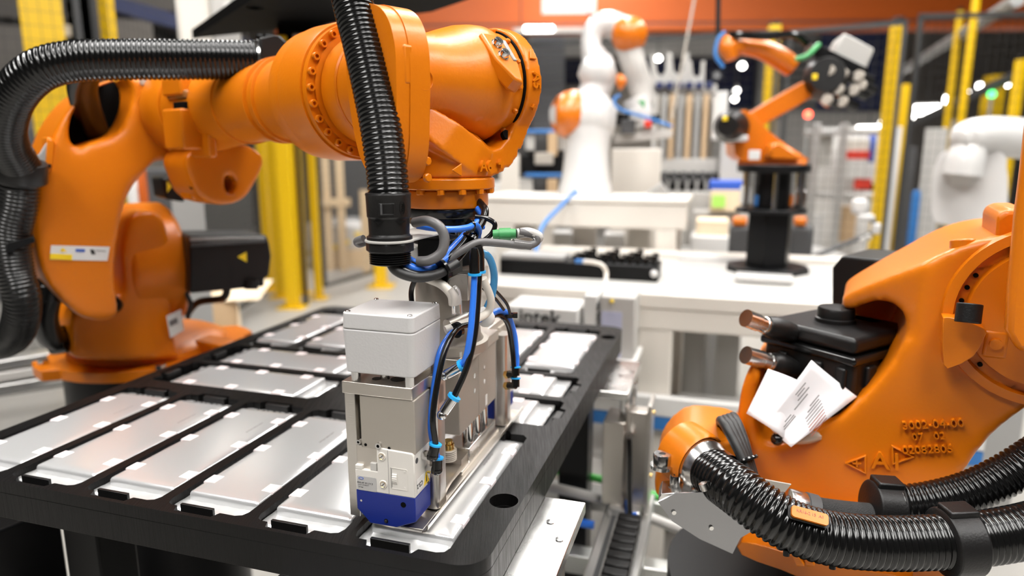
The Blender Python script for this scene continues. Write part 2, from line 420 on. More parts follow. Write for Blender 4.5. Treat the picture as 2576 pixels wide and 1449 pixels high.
# pouch cells
def make_cell():
    L, Wd = 0.276, 0.0965
    t = thing('pouch_cell', 'x', 'battery cell', (0, 0, 0), 'silver pouch cells in the tray pockets')
    mb = MB(); hs = [(0, 0), (.0015, .0045), (.003, .0068), (.006, .0082)]
    vs = []; fs = []; nx = 12
    # pillow slab: rings of a rounded rectangle shrinking upwards
    rings = []
    for ins, z in ((0, -.0135), (.0003, -.0060), (.0008, -.0030), (.0018, -.0016), (.0045, -.0010), (.012, -.0006)):
        rings.append([(x, y, z) for x, y in rrect(-.0455 + ins, -.116 + ins, .0455 - ins, .116 - ins, .003, 3)])
    k = len(rings[0])
    for r in rings: vs += r
    for i in range(len(rings) - 1):
        for q in range(k): fs.append((i * k + q, i * k + (q + 1) % k, (i + 1) * k + (q + 1) % k, (i + 1) * k + q))
    fs.append(tuple((len(rings) - 1) * k + q for q in range(k)))
    MB().raw(vs, fs).build('pouch_body', 'foil', t, angle=60)
    # sealed rim, a slightly wavy sheet
    nx, ny = 14, 40; vs = []; fs = []
    for j in range(ny + 1):
        for i in range(nx + 1):
            x = -Wd / 2 + Wd * i / nx; y = -L / 2 + L * j / ny
            vs.append((x, y, -.0105 + .0007 * math.sin(i * 1.9 + j * .7) * math.sin(j * .9 + 1) + (.0025 if i in (0, nx) else 0)))
    for j in range(ny):
        for i in range(nx): q = j * (nx + 1) + i; fs.append((q, q + 1, q + nx + 2, q + nx + 1))
    r = MB().raw(vs, fs).build('sealed_rim', 'foil_edge', t, angle=60)
    sd = r.modifiers.new('thick', 'SOLIDIFY'); sd.thickness = 0.0006
    for sx in (-1, 1):
        for y in (-.083, 0.004, .085):
            b = MB().box((min(sx * .031, sx * .0450), y - .008, -.0020), (max(sx * .031, sx * .0450), y + .008, -.00035))
            b.box((min(sx * .0445, sx * .0459), y - .008, -.0095), (max(sx * .0445, sx * .0459), y + .008, -.0012))
            b.build('tape', 'tape', t, smooth=False)
    b = MB()
    for q in range(9): b.box((.020, .040 + q * .004, -.0008), (.0212 + random.random() * .002, .0428 + q * .004, -.0004))
    b.build('printed_code', 'print_grey', t, smooth=False)
    sub(t, {'tape': 'pouch_body', 'printed_code': 'pouch_body'})
    return t
def place(root, name, mtx, label, first):
    if first: o = root
    else:
        o = root.copy(); COL.objects.link(o)
        for ch in root.children:
            c = ch.copy(); COL.objects.link(c); c.parent = o
            for g in ch.children:
                d = g.copy(); COL.objects.link(d); d.parent = c
    o.matrix_basis = mtx; o['label'] = label; return o
cell0 = make_cell(); firstc = True
ORD = ['first', 'second', 'third', 'fourth', 'fifth', 'sixth']
for idx, p in enumerate(POCK):
    nm, b0, a0, b1, a1 = p; cx, cy = (b0 + b1) / 2, (a0 + a1) / 2
    m = TF @ Matrix.Translation((cx, cy + (.004 if nm in ('front', 'far') else 0), 0))
    if nm == 'front':
        i = idx // 2
        lab = ['silver pouch cell in the leftmost pocket, near tray row', 'silver pouch cell in the second pocket from the left, near tray row',
               'silver pouch cell in the third pocket from the left, near tray row', 'silver pouch cell in the fourth pocket from the left, near tray row',
               'silver pouch cell beside the gripper, left of the one being gripped', 'silver pouch cell lying directly under the suction gripper'][i]
    elif nm == 'far':
        i = idx // 2
        lab = 'silver pouch cell in the farthest tray row, %s pocket from the left' % ORD[i]
        if i == 5: lab = 'silver pouch cell in the farthest tray row, rightmost pocket'
    else:
        m = m @ Matrix.Rotation(math.pi / 2, 4, 'Z')
        side = 'left of the gripper' if b0 < -.7 else 'right of the gripper'
        lab = 'silver pouch cell lying crosswise %s, %s crosswise row' % (side, 'nearer' if nm == 'rowB' else 'farther')
    place(cell0, 'pouch_cell', m, lab, firstc); firstc = False

# ================================================================== suction gripper (tray frame: b across, a away, z up)
grip = thing('suction_gripper', 'aluminium robot gripper with blue suction modules and grey junction box over a cell', 'gripper', TF @ V((-0.292, 0.705, 0.006)))
def TB(lo, hi): return MB().box(lo, hi, TF)
AX_A = lambda b, a, z: TF @ Matrix.Translation((b, a, z)) @ Matrix.Rotation(math.pi / 2, 4, 'X')      # z axis towards -a (the viewer's side)
AX_B = lambda b, a, z: TF @ Matrix.Translation((b, a, z)) @ Matrix.Rotation(math.pi / 2, 4, 'Y')      # z axis towards +b (right)
AX_T = lambda b, a, z: TF @ Matrix.Translation((b, a, z))
FACE = lambda b, a, z: frame(TF @ V((b, a, z)), EB, EZ, -EA)                                           # writing on a near face
FACER = lambda b, a, z: frame(TF @ V((b, a, z)), EA, EZ, EB)                                           # writing on a right face
# end plates and bridge
TB((-.338, .552, .009), (-.3265, .584, .138)).build('side_plate', 'alu_brushed', grip, bevel=.0006)
TB((-.338, .548, .1385), (-.2645, .596, .1505)).build('cap_plate', 'alu', grip, bevel=.0008)
TB((-.330, .596, .132), (-.2740, .665, .146)).build('bridge_plate', 'alu', grip, bevel=.001)
TB((-.330, .790, .132), (-.2740, .862, .146)).build('bridge_plate', 'alu', grip, bevel=.001)
for dz in ((-.321, .560, .150, .0045), (-.3005, .565, .150, .0075)):
    MB().lathe([(dz[3], 0), (dz[3], .0006)], AX_T(dz[0] + .012, dz[1] + .004, .1502), 20).build('cap_hole', 'dark_grey', grip)
def module(fr, far=False):
    """suction module: slide block, white valve body, blue foot; local x right, y away from the viewer, z up"""
    mb = lambda lo, hi: MB().box(lo, hi, fr)
    mb((.007, .002, .085), (.064, .038, .138)).build('slide_block', 'alu_satin', grip, bevel=.0007)
    mb((.002, .012, .062), (.010, .036, .124)).build('slide_rail', 'alu', grip, bevel=.0005)
    mb((.0, .004, .0615), (.024, .010, .0855)).build('valve_backplate', 'alu', grip, bevel=.0004)
    w = MB().prism([(0, .041), (.063, .041), (.063, .0835), (.061, .086), (.026, .0875), (.024, .085), (.024, .0625), (.0, .0625)], -.0, .036, fr @ Matrix.Rotation(math.pi / 2, 4, 'X') @ Matrix.Translation((0, 0, -.036)))
    wb = w.build('valve_body', 'white_plastic', grip, bevel=.0007)
    mb((.0, .0, .0625), (.0075, .007, .0668)).build('valve_tab', 'white_plastic', grip, bevel=.0006)
    mb((.016, .001, .0615), (.0225, .007, .0705)).build('slider_knob', 'grey_light', grip, bevel=.0004)
    bl = MB().prism([(0, .041), (0, .021), (.008, .0135), (.0135, .0075), (.043, .0075), (.063, .016), (.063, .041)], 0, .036, fr @ Matrix.Rotation(math.pi / 2, 4, 'X') @ Matrix.Translation((0, 0, -.036)))
    bl.build('suction_foot', 'blue_module', grip, bevel=.0007)
    fA = lambda x, z, y=0.0: fr @ Matrix.Translation((x, y, z)) @ Matrix.Rotation(math.pi / 2, 4, 'X')
    if far: return
    for x, z, r, q in ((.0295, .0795, .0043, .0029), (.0300, .0508, .0043, .0029)):
        MB().lathe([(q, .0007), (r - .0006, .0010), (r, 0.0004), (r, -.001)], fA(x, z), 28).build('port_collar', 'white_plastic', grip)
        MB().lathe([(q * .45, -.0008), (q * .8, .0004), (q, .0011), (q + .0001, -.001)], fA(x, z), 24).build('port_plug', 'brass', grip)
        MB().box((-q * .75, -.0003, .0002), (q * .75, .0003, .0012), fA(x, z) @ Matrix.Rotation(.8, 4, 'Z')).build('plug_slot', 'dark_grey', grip, smooth=False)
    mb((.0382, -.0003, .0482), (.0393, .0006, .0690)).build('wheel_recess', 'dark_grey', grip, smooth=False)
    wh = MB()                                                    # knurled wheel
    n = 60; prof = [(.0092, -.0024), (.0092, .0024)]
    vs = []; fs = []
    for i in range(n):
        r = .0104 if i % 2 else .0100; a = 2 * math.pi * i / n
        vs += [(r * math.cos(a), r * math.sin(a), -.0025), (r * math.cos(a), r * math.sin(a), .0025)]
    for i in range(n): j = (i + 1) % n; fs.append((2 * i, 2 * j, 2 * j + 1, 2 * i + 1))
    fs += [tuple(2 * i for i in range(n))[::-1], tuple(2 * i + 1 for i in range(n))]
    wh.raw(vs, fs, fr @ Matrix.Translation((.0425, .0084, .0585)) @ Matrix.Rotation(math.pi / 2, 4, 'Y')).build('adjusting_wheel', 'white_plastic', grip, smooth=False)
    MB().prism(rrect(.0385, .0478, .0560, .0695, .0018), 0, .0004, fr @ Matrix.Translation((0, 0, 0)) @ Matrix.Rotation(math.pi / 2, 4, 'X'), [rrect(.0389, .0482, .0556, .0691, .0015)]).build('dial_frame', 'white_plastic', grip)
    for z in (.0500, .0665): MB().lathe([(.0012, 0), (.0012, .0005)], fA(.0525, z), 14).build('dial_mark', 'white_plastic', grip)
    mb((.0357, -.0002, .041), (.0360, .0004, .0865)).build('body_seam', 'print_grey', grip, smooth=False)
    for x, z, r, m in ((.0262, .0897, .0030, 'steel'), (.0052, .0911, .0023, 'steel')):
        MB().lathe([(r * .5, .001), (r * .55, .003), (r, .003), (r, -.001)], fA(x, z, .002), 20).build('cap_screw', m, grip)
        MB().lathe([(r * .52, 0), (r * .52, .0016)], fA(x, z, .002), 6).build('screw_socket', 'dark_void', grip)
    for x, z in ((.0115, .0882), (.0365, .0878)): MB().lathe([(.0015, 0), (.0015, .0003)], fA(x, z, .002), 16).build('block_hole', 'dark_void', grip)
    MB().lathe([(.0028, 0), (.0028, .0003)], fA(.0505, .0325), 18).build('foot_hole', 'dark_void', grip)
    MB().lathe([(.0011, 0), (.0011, .0003)], fA(.0052, .0300), 14).build('foot_hole', 'steel', grip)
    MB().lathe([(.0022, 0), (.0022, .0003)], fA(.0315, .0125), 18).build('foot_hole', 'dark_void', grip)
    MB().lathe([(.0016, 0), (.0016, .0012)], fA(.0315, .0125), 14).build('foot_screw', 'steel', grip)
    # type plate
    MB().prism(rrect(.0018, .0412, .0228, .0560, .0015), 0, .00025, fr @ Matrix.Rotation(math.pi / 2, 4, 'X')).build('type_plate', 'label_grey', grip)
    fF = lambda x, z: frame(fr @ V((x, -.0003, z)), fr.to_3x3() @ V((1, 0, 0)), EZ, fr.to_3x3() @ V((0, -1, 0)))
    MB().prism(circle(0, 0, .0028, 24, .0013), 0, .0002, fF(.0062, .0537)).build('maker_logo', 'logo_blue', grip)
    MB().prism(circle(0, 0, .0020, 20, .0007), .0002, .0003, fF(.0062, .0537)).build('logo_inset', 'label_grey', grip)
    text('BNG-AP 10 1.2 V 3', .0021, fF(.0102, .0492), 'print_black', grip, depth=.00012)
    text('10.01.29-00377', .0019, fF(.0085, .0469), 'print_grey', grip, depth=.00012)
    text('5-7 bar', .0017, fF(.0058, .0445), 'print_black', grip, depth=.00012)
    text('C3.2', .0066, frame(fr @ V((.0636, .0105, .0505)), fr.to_3x3() @ V((0, -1, 0)), -EZ, fr.to_3x3() @ V((1, 0, 0))), 'print_black', grip, depth=.00012, bold=.0001)
    fR = frame(fr @ V((.0633, .0215, .0500)), fr.to_3x3() @ V((0, 1, 0)), EZ, fr.to_3x3() @ V((1, 0, 0)))
    MB().prism([(-.017, -.006), (.0, -.006), (.0, .0075), (-.017, .0075)], -.0001, .0002, fR).build('side_label', 'label_white', grip)
    MB().prism([(-.0065, -.0055), (.0065, -.0055), (0, .0070)], .0002, .0004, fR @ Matrix.Translation((.004, 0, 0))).build('warning_triangle', 'yellow_sign', grip)
    MB().prism([(-.0010, -.0035), (.0010, -.0035), (.0006, .0035), (-.0006, .0035)], .0004, .0006, fR @ Matrix.Translation((.004, 0, 0))).build('warning_mark', 'print_black', grip)
    for y, z in ((.006, .0770), (.031, .0440)): MB().lathe([(.0028, 0), (.0028, .0003)], fr @ Matrix.Translation((.063, y, z)) @ Matrix.Rotation(math.pi / 2, 4, 'Y'), 18).build('side_hole', 'dark_grey', grip)
modF = TF @ Matrix.Translation((-.327, .547, 0))
module(modF)
module(TF @ Matrix.Translation((-.264, .868, 0)) @ Matrix.Rotation(math.pi, 4, 'Z'), True)
# posts carrying the sheet plate
def post(b, a, z0, z1): MB().prism(rrect(b - .009, a - .0125, b + .009, a + .0125, .006, 6), z0, z1, TF).build('support_post', 'alu_brushed', grip)
post(-.2665, .600, .0085, .1385); post(-.2665, .827, .0085, .132)
TB((-.2755, .5875, .118), (-.2575, .6125, .1500)).build('post_clamp', 'alu', grip, bevel=.0015)
# sheet plate with an upturned lip and a round cut-out
pl = [(-.318, .552), (-.259, .552), (-.259, .880), (-.318, .880)]
hl = [circle(-.292, .640, .024, 28), circle(-.292, .790, .020, 28)]
MB().prism(pl, .0045, .0065, TF, hl).build('sheet_plate', 'alu', grip, bevel=.0004)
MB().prism([(-.2592, .0045), (-.2560, .0052), (-.2532, .0078), (-.2525, .0125), (-.2540, .0125), (-.2548, .0088), (-.2568, .0068), (-.2592, .0064)], -.880, -.550, TF @ Matrix.Rotation(math.pi / 2, 4, 'X')).build('sheet_lip', 'alu', grip)
# blue suction pads below
for a in (.585, .64, .70, .76, .82):
    MB().lathe([(.013, 0), (.016, -.003), (.013, -.0045)], AX_T(-.290, a, .005), 28).build('suction_pad', 'blue_tube', grip)
# lower crosshead
MB().prism([(-.3150, .668), (-.2630, .668), (-.2630, .800), (-.3150, .800)], .0065, .0115, TF).build('crosshead_base', 'alu', grip, bevel=.001)
TB((-.3060, .690, .0115), (-.2625, .784, .0300)).build('crosshead', 'alu_bright', grip, bevel=.0012)
MB().prism([(.588, .0065), (.600, .0065), (.603, .0095), (.612, .0150), (.630, .0190), (.668, .0200), (.668, .0255), (.694, .0255), (.694, .0065), (.676, .0065), (.668, .0125), (.640, .0125), (.628, .0105), (.62, .0065)], -.264, -.306, frame(TF @ V((0, 0, 0)), EA, EZ, EB)).build('arched_arm', 'alu', grip, bevel=.0008)
for a in (.709, .735, .761): MB().cyl(TF @ V((-.2715, a, .030)), TF @ V((-.2715, a, .062)), .0066, 24).build('guide_rod', 'chrome', grip)
# cylinder body
TB((-.316, .660, .058), (-.2620, .722, .1335)).build('cylinder_body', 'alu_satin', grip, bevel=.0010)
TB((-.316, .7224, .058), (-.2620, .786, .1335)).build('cylinder_body', 'alu_satin', grip, bevel=.0010)
TB((-.318, .655, .1337), (-.2600, .792, .1465)).build('cylinder_top_plate', 'alu', grip, bevel=.0012)
for a, z in ((.708, .112), (.708, .094), (.742, .112), (.742, .094)):
    MB().lathe([(.0030, 0), (.0030, .0003)], AX_B(-.2620, a, z), 20).build('body_hole', 'chrome', grip)
    MB().lathe([(.0020, 0), (.0020, .0004)], AX_B(-.2620, a, z), 16).build('body_hole_core', 'label_white', grip)
TB((-.2620, .745, .062), (-.2617, .752, .075)).build('body_label', 'label_white', grip, smooth=False)
# spring pin
MB().lathe([(.0085, 0), (.0085, .0085)], AX_T(-.2795, .668, .0265), 6).build('spring_nut', 'alu', grip)
b = MB()
for i in range(6): b.lathe([(.0088, 0), (.0096, .0008), (.0096, .0014), (.0088, .0022)], AX_T(-.2795, .668, .0240 + i * .0022), 24)
b.build('spring', 'taupe', grip)
MB().lathe([(.0068, 0), (.0068, .006), (.0052, .006), (.0052, .010)], AX_T(-.2795, .668, .0375), 24).build('brass_bush', 'brass', grip)
# column
cyl = MB().lathe([(.0455, 0), (.0455, .010), (.0400, .011), (.0372, .016), (.0362, .026), (.0360, .060), (.0360, .098)], AX_T(-.290, .700, .1468), 56)
cyl.build('column', 'alu_satin', grip, angle=25)
MB().lathe([(.040, 0), (.040, .012)], AX_T(-.290, .700, .1466), 48).build('column_foot', 'alu', grip, bevel=.001)
for b_, a_ in ((-.318, .668), (-.264, .668), (-.262, .735)):
    MB().lathe([(.0045, 0), (.0045, .006), (.0038, .0068)], AX_T(b_, a_, .1466), 20).build('cap_screw', 'steel', grip)
MB().lathe([(.0385, 0), (.0385, .030)], AX_T(-.290, .700, .2448), 48).build('collar', 'black_paint', grip, bevel=.001)
TB((-.3240, .648, .240), (-.3000, .676, .268)).build('sensor_block', 'grey_light', grip, bevel=.002)
TB((-.2980, .640, .2385), (-.2600, .672, .278)).build('valve_block', 'black_paint', grip, bevel=.002)
TB((-.322, .655, .234), (-.300, .690, .241)).build('block_foot', 'black_paint', grip, bevel=.002)
MB().lathe([(.0345, 0), (.0345, .020)], AX_T(-.290, .700, .2752), 56).build('adapter_ring', 'chrome', grip, bevel=.001)
TB((-.2700, .655, .212), (-.2480, .720, .240)).build('side_bracket', 'alu', grip, bevel=.001)
# grey junction box
def jbox(z0, z1, ins0, ins1, name):
    vs = []; fs = []
    P0 = rrect(-.3345 + ins0, .5455 + ins0, -.2600 - ins0, .612 - ins0, .006, 4); P1 = rrect(-.3345 + ins1, .5455 + ins1, -.2600 - ins1, .612 - ins1, .006, 4); k = len(P0)
    vs = [(x, y, z0) for x, y in P0] + [(x, y, z1) for x, y in P1]
    fs = [(i, (i + 1) % k, (i + 1) % k + k, i + k) for i in range(k)] + [tuple(range(k))[::-1], tuple(range(k, 2 * k))]
    return MB().raw(vs, fs, TF).build(name, 'grey_box', grip, bevel=.0012, angle=50)
jbox(.1605, .2030, .0014, 0, 'junction_box'); jbox(.2033, .2185, 0, .0006, 'junction_box_lid')
for x, y in ((-.329, .551), (-.2655, .551), (-.329, .6065), (-.2655, .6065)):
    MB().lathe([(.0025, 0), (.0025, .0008), (.0019, .0014)], AX_T(x, y, .2184), 16).build('lid_screw', 'steel', grip)
    MB().box((-.0017, -.0003, .0012), (.0017, .0003, .0015), AX_T(x, y, .2184) @ Matrix.Rotation(x * 90, 4, 'Z')).build('screw_slot', 'dark_grey', grip, smooth=False)
for x, y, n in ((-.3265, .556, 24), (-.3010, .566, 24), (-.2690, .553, 6), (-.2665, .606, 6)):
    MB().lathe([(.0046, 0), (.0046, .0105)], AX_T(x, y, .1503), n).build('standoff', 'chrome', grip)
# push-in fittings and pneumatic tubes on the near module
def fitting(p, upto, r=.0050):
    MB().cyl(p, V(p) + EB * .0075, r * .9, 6).build('fitting_nut', 'steel', grip)
    q = V(p) + EB * .0105
    MB().sphere(q, r * 1.12, 14).cyl(q, q + upto * .011, r * 1.05, 18).cyl(V(p) + EB * .006, q, r * .9, 16).build('elbow_fitting', 'black_gloss', grip)
    MB().cyl(q + upto * .011, q + upto * .0128, r * 1.25, 22).build('release_ring', 'cyan_ring', grip)
    return q + upto * .0125
f1 = fitting(TF @ V((-.2635, .566, .0775)), (EZ + EA * .12 + EB * .2).normalized())
f2 = fitting(TF @ V((-.2635, .575, .0590)), (EZ + EA * .12).normalized())
MB().tube([f1, pd(1089, 1050, .652), pd(1101, 960, .656), pd(1120, 880, .665), pd(1150, 828, .68), pd(1190, 815, .70)], .0030, 12).build('black_air_tube', 'black_gloss', grip)
MB().tube([f2, pd(1084, 1080, .664), pd(1090, 990, .667), pd(1106, 890, .675), pd(1138, 836, .69), pd(1180, 812, .71), pd(1225, 800, .74)], .0031, 12).build('blue_air_tube', 'blue_tube', grip)
# two tubes from the plugs above down to the angled fittings on the cylinder
def plug_tube(p0, path, m, nm, end_dir):
    MB().lathe([(.0030, -.002), (.0052, 0), (.0052, .016), (.0042, .021), (.0030, .024), (0, .0245)], axis_frame(p0, EZ), 20).build('push_plug', 'black_gloss', grip)
    MB().lathe([(.0066, 0), (.0066, .0022)], axis_frame(p0 - EZ * .0026, EZ), 22).build('release_ring', 'cyan_ring', grip)
    MB().tube([p0] + path, .0031, 12).build(nm, m, grip)
    e = path[-1]
    MB().cyl(e - end_dir * .003, e, .0066, 22).build('release_ring', 'cyan_ring', grip)
    MB().cyl(e, e + end_dir * .016, .0052, 20).build('straight_fitting', 'steel', grip)
    MB().sphere(e + end_dir * .020, .0050, 14).build('fitting_joint', 'steel', grip)
ed = (pd(1110, 950, .69) - pd(1160, 920, .69)).normalized()
plug_tube(pd(1194, 686, .66), [pd(1190, 760, .66), pd(1183, 840, .66), pd(1172, 900, .665), pd(1158, 922, .67)], 'blue_tube', 'blue_air_tube', (pd(1118, 944, .675) - pd(1158, 922, .67)).normalized())
plug_tube(pd(1206, 680, .68), [pd(1202, 760, .675), pd(1193, 850, .668), pd(1172, 930, .662), pd(1140, 1002, .66)], 'black_gloss', 'black_air_tube', (pd(1113, 1042, .662) - pd(1140, 1002, .66)).normalized())
# tubes to the far module
g1 = pd(1297, 930, .80)
MB().tube([pd(1215, 805, .74), pd(1250, 783, .765), pd(1275, 790, .785), pd(1293, 840, .80), pd(1299, 900, .805), pd(1298, 925, .805)], .0036, 12).build('blue_air_tube', 'blue_tube', grip)
MB().tube([pd(1225, 800, .75), pd(1255, 793, .77), pd(1277, 815, .785), pd(1288, 870, .797), pd(1293, 925, .80)], .0030, 12).build('black_air_tube', 'black_gloss', grip)
for v in (925, 953):
    MB().cyl(pd(1297, v, .803), pd(1297, v - 3, .803), .0060, 18).build('release_ring', 'cyan_ring', grip)
    MB().cyl(pd(1297, v, .803), pd(1297, v + 20, .803), .0048, 16).cyl(pd(1297, v + 17, .803), pd(1280, v + 17, .81), .0042, 12).build('elbow_fitting', 'black_gloss', grip)
    MB().cyl(pd(1281, v + 17, .81), pd(1273, v + 17, .815), .0050, 6).build('fitting_nut', 'brass', grip)
# white and translucent hoses, cylinder sensor and ties behind the column
MB().tube([pd(1215, 700, .70), pd(1235, 755, .715), pd(1222, 790, .72), pd(1170, 812, .70), pd(1120, 830, .69)], .0042, 12).build('white_hose', 'white_cable', grip)
MB().tube([pd(1075, 700, .66), pd(1110, 715, .655), pd(1135, 740, .655), pd(1140, 765, .66)], .0045, 12).build('white_hose', 'white_cable', grip)
MB().tube([pd(1136, 725, .652), pd(1146, 740, .652), pd(1150, 790, .655)], .0052, 12).build('clear_sleeve', 'clear', grip)
MB().tube([pd(1195, 632, .72), pd(1228, 645, .73), pd(1243, 690, .735), pd(1238, 740, .735), pd(1225, 775, .735)], .0040, 12).build('clear_blue_hose', 'blue_clear', grip)
MB().tube([pd(1215, 705, .74), pd(1250, 735, .75), pd(1275, 765, .76), pd(1283, 790, .77)], .0018, 8).build('sensor_cable', 'black_cable', grip)
MB().tube([pd(1215, 725, .74), pd(1245, 750, .75), pd(1268, 780, .76)], .0018, 8).build('sensor_cable', 'black_cable', grip)
MB().tube([pd(1050, 690, .72), pd(1035, 730, .73), pd(1037, 775, .73)], .0028, 8).build('sensor_cable', 'black_cable', grip)
MB().cyl(pd(1125, 818, .70), pd(1172, 797, .72), .0062, 16).build('cylinder_sensor', 'alu', grip)
MB().cyl(pd(1176, 800, .718), pd(1232, 778, .74), .0055, 16).build('white_fitting', 'white_paint', grip)
MB().sphere(pd(1222, 800, .735), .010, 14).build('white_knob', 'white_paint', grip)
def tie(p, d, r, w=.0022):
    MB().lathe([(r, -w), (r + .0010, -w), (r + .0010, w), (r, w), (r, -w)], axis_frame(p, d), 22).box((r, -.0028, -.0028), (r + .005, .0028, .0028), axis_frame(p, d)).build('cable_tie', 'black_gloss', grip)
tie(pd(1222, 790, .738), pd(1232, 778, .74) - pd(1176, 800, .718), .0072); tie(pd(1150, 830, .69), pd(1170, 820, .70) - pd(1140, 835, .685), .0070)
tie(pd(1279, 793, .785), EZ, .0055)

sub(grip, {'cap_hole': 'cap_plate', 'port_collar': 'valve_body', 'port_plug': 'valve_body', 'plug_slot': 'valve_body', 'wheel_recess': 'valve_body', 'adjusting_wheel': 'valve_body', 'dial_frame': 'valve_body', 'dial_mark': 'valve_body',
    'body_seam': 'valve_body', 'valve_tab': 'valve_body', 'slider_knob': 'valve_body', 'side_label': 'valve_body', 'warning_triangle': 'valve_body', 'warning_mark': 'valve_body', 'side_hole': 'valve_body', 'maker_logo': 'type_plate', 'logo_inset': 'type_plate',
    'lettering': 'type_plate', 'cap_screw': ('slide_block', 'cylinder_top_plate'), 'screw_socket': 'slide_block', 'block_hole': 'slide_block', 'foot_hole': 'suction_foot', 'foot_screw': 'suction_foot', 'lid_screw': 'junction_box_lid', 'screw_slot': 'junction_box_lid',
    'standoff': 'junction_box', 'body_hole': 'cylinder_body', 'body_hole_core': 'cylinder_body', 'body_label': 'cylinder_body', 'spring_nut': 'spring', 'brass_bush': 'spring', 'release_ring': ('elbow_fitting', 'straight_fitting', 'push_plug'),
    'fitting_nut': 'elbow_fitting', 'fitting_joint': 'straight_fitting', 'sheet_lip': 'sheet_plate', 'suction_pad': 'sheet_plate', 'column_foot': 'column', 'clear_sleeve': 'white_hose'})

# ================================================================== robot carrying the gripper
rob = thing('industrial_robot', 'orange articulated robot arm whose wrist holds the suction gripper over the tray', 'robot', V((-0.826, 1.508, TZ - 0.09)))
ZW = 0.437                                                       # height of the wrist axis above the tray
def R(t, k, z): return RF @ V((t, k, z))
ARM = axis_frame(R(0, 0, ZW), -E1, EZ)                           # local z runs from the wrist back along the forearm
HAND = lambda k: axis_frame(R(0, k, ZW), E2, EZ)                 # local z runs sideways through the wrist
# --- hand: flange, yoke
MB().lathe([(.0455, .3065), (.0465, .309), (.0465, .3245), (.044, .326)], RF, 56).build('tool_flange', 'orange_smooth', rob, bevel=.0006)
MB().lathe([(.0525, .3262), (.0535, .3275), (.0535, .3370), (.051, .3385)], RF, 56).build('flange_collar', 'orange', rob, bevel=.0008)
MB().lathe([(.0435, .2960), (.0445, .2975), (.0445, .3060), (.042, .3065)], RF, 56).build('mounting_ring', 'black_gloss', rob, bevel=.0006)
MB().lathe([(.0405, .2885), (.0405, .296)], RF, 56).build('ring_step', 'black_gloss', rob, bevel=.0006)
fr = []
for i in range(14):
    a = math.radians(i * 360 / 14 + 6); fr.append(RF @ Matrix.Translation((.0497 * math.cos(a), .0497 * math.sin(a), .3262)) @ Matrix.Rotation(math.pi, 4, 'X'))
bolt_ring('flange_bolt', fr, [(.0042, -.0005), (.0042, .0042), (.0036, .0048)], 'orange_smooth', rob, 8)
# yoke: saddle over the flange, arm curving up on the far side to the ring around the tilt axis
yk = MB()
yk.lathe([(.0505, .338), (.0505, .352), (.046, .372), (.032, .386), (.0, .390)], RF, 40)
def ring_pt(a, r, k): return R(r * math.cos(a), k, ZW + r * math.sin(a))
vs = []
def band(mb, k0, k1, r0, r1, a0, a1, n=30):                      # ring segment around the tilt axis
    vs = []; fs = []
    for i in range(n + 1):
        a = a0 + (a1 - a0) * i / n
        vs += [ring_pt(a, r0, k0), ring_pt(a, r1, k0), ring_pt(a, r1, k1), ring_pt(a, r0, k1)]
    for i in range(n):
        for q in range(4): w = (q + 1) % 4; fs.append((4 * i + q, 4 * (i + 1) + q, 4 * (i + 1) + w, 4 * i + w))
    fs += [(3, 2, 1, 0), (4 * n, 4 * n + 1, 4 * n + 2, 4 * n + 3)]
    mb.raw(vs, fs)
band(yk, .0650, .0860, .026, .0630, 0, 2 * math.pi - 1e-4, 48)
def slab(mb, pts, w):                                            # chain of (k, z, half thickness) in the plane across the arm, width w along it
    for i in range(len(pts) - 1):
        (k0, z0, h0, w0), (k1, z1, h1, w1) = pts[i], pts[i + 1]
        d = V((k1 - k0, z1 - z0)).normalized(); nn = V((-d.y, d.x)); vs = []
        for k, z, h, ww in (pts[i], pts[i + 1]):
            for s in (-1, 1):
                for g in (-1, 1): vs.append(R(s * ww, k + nn.x * h * g, z + nn.y * h * g))
        mb.raw(vs, [(0, 2, 3, 1), (4, 5, 7, 6), (0, 1, 5, 4), (1, 3, 7, 5), (3, 2, 6, 7), (2, 0, 4, 6)])
slab(yk, [(.020, .352, .014, .048), (.044, .357, .013, .046), (.063, .372, .012, .044), (.075, .398, .011, .046), (.0755, .440, .0105, .050)], 0)
slab(yk, [(-.058, .402, .014, .030), (-.030, .380, .018, .046), (.000, .360, .018, .052), (.020, .352, .014, .050)], 0)
y_ = yk.build('wrist_yoke', 'orange', rob, remesh=.0022, iters=7)
MB().lathe([(.0, -.001), (.030, -.001), (.030, .001), (.0, .001)], HAND(.0872), 40).build('yoke_cover', 'orange', rob)
tw = lambda t, k, z, n, up: frame(R(t, k, z), up.cross(n).normalized(), up, n)
text('A6', .0155, frame(R(.0525, .010, .3500), E2, EZ, E1), 'orange', rob, 'embossed_lettering', depth=.0030, bold=.0004)
text('+', .018, frame(R(.0480, .036, .3520), E2, EZ, E1), 'orange', rob, 'embossed_lettering', depth=.0030, bold=.0006)
MB().prism([(-.008, 0), (.005, .0065), (.005, -.0065)], 0, .0018, frame(R(.0500, -.026, .3470), E2, EZ, E1)).build('direction_arrow', 'orange', rob, bevel=.0006)
f5 = frame(R(.0632, .0755, .4400), E2, EZ, E1)
text('A5', .0150, f5 @ Matrix.Rotation(-math.pi / 2, 4, 'Z'), 'orange', rob, 'embossed_lettering', depth=.0018, bold=.0004)
MB().prism([(-.008, 0), (.004, .005), (.004, -.005)], -.0005, .0014, frame(R(.0570, .0755, .4660), E2, (EZ - E1 * .45).normalized(), (E1 + EZ * .45).normalized()) @ Matrix.Rotation(-math.pi / 2, 4, 'Z')).build('direction_arrow', 'orange', rob, bevel=.0005)
text('+', .014, frame(R(.0590, .0755, .4120), E2, (EZ + E1 * .4).normalized(), (E1 - EZ * .4).normalized()), 'orange', rob, 'embossed_lettering', depth=.0016)
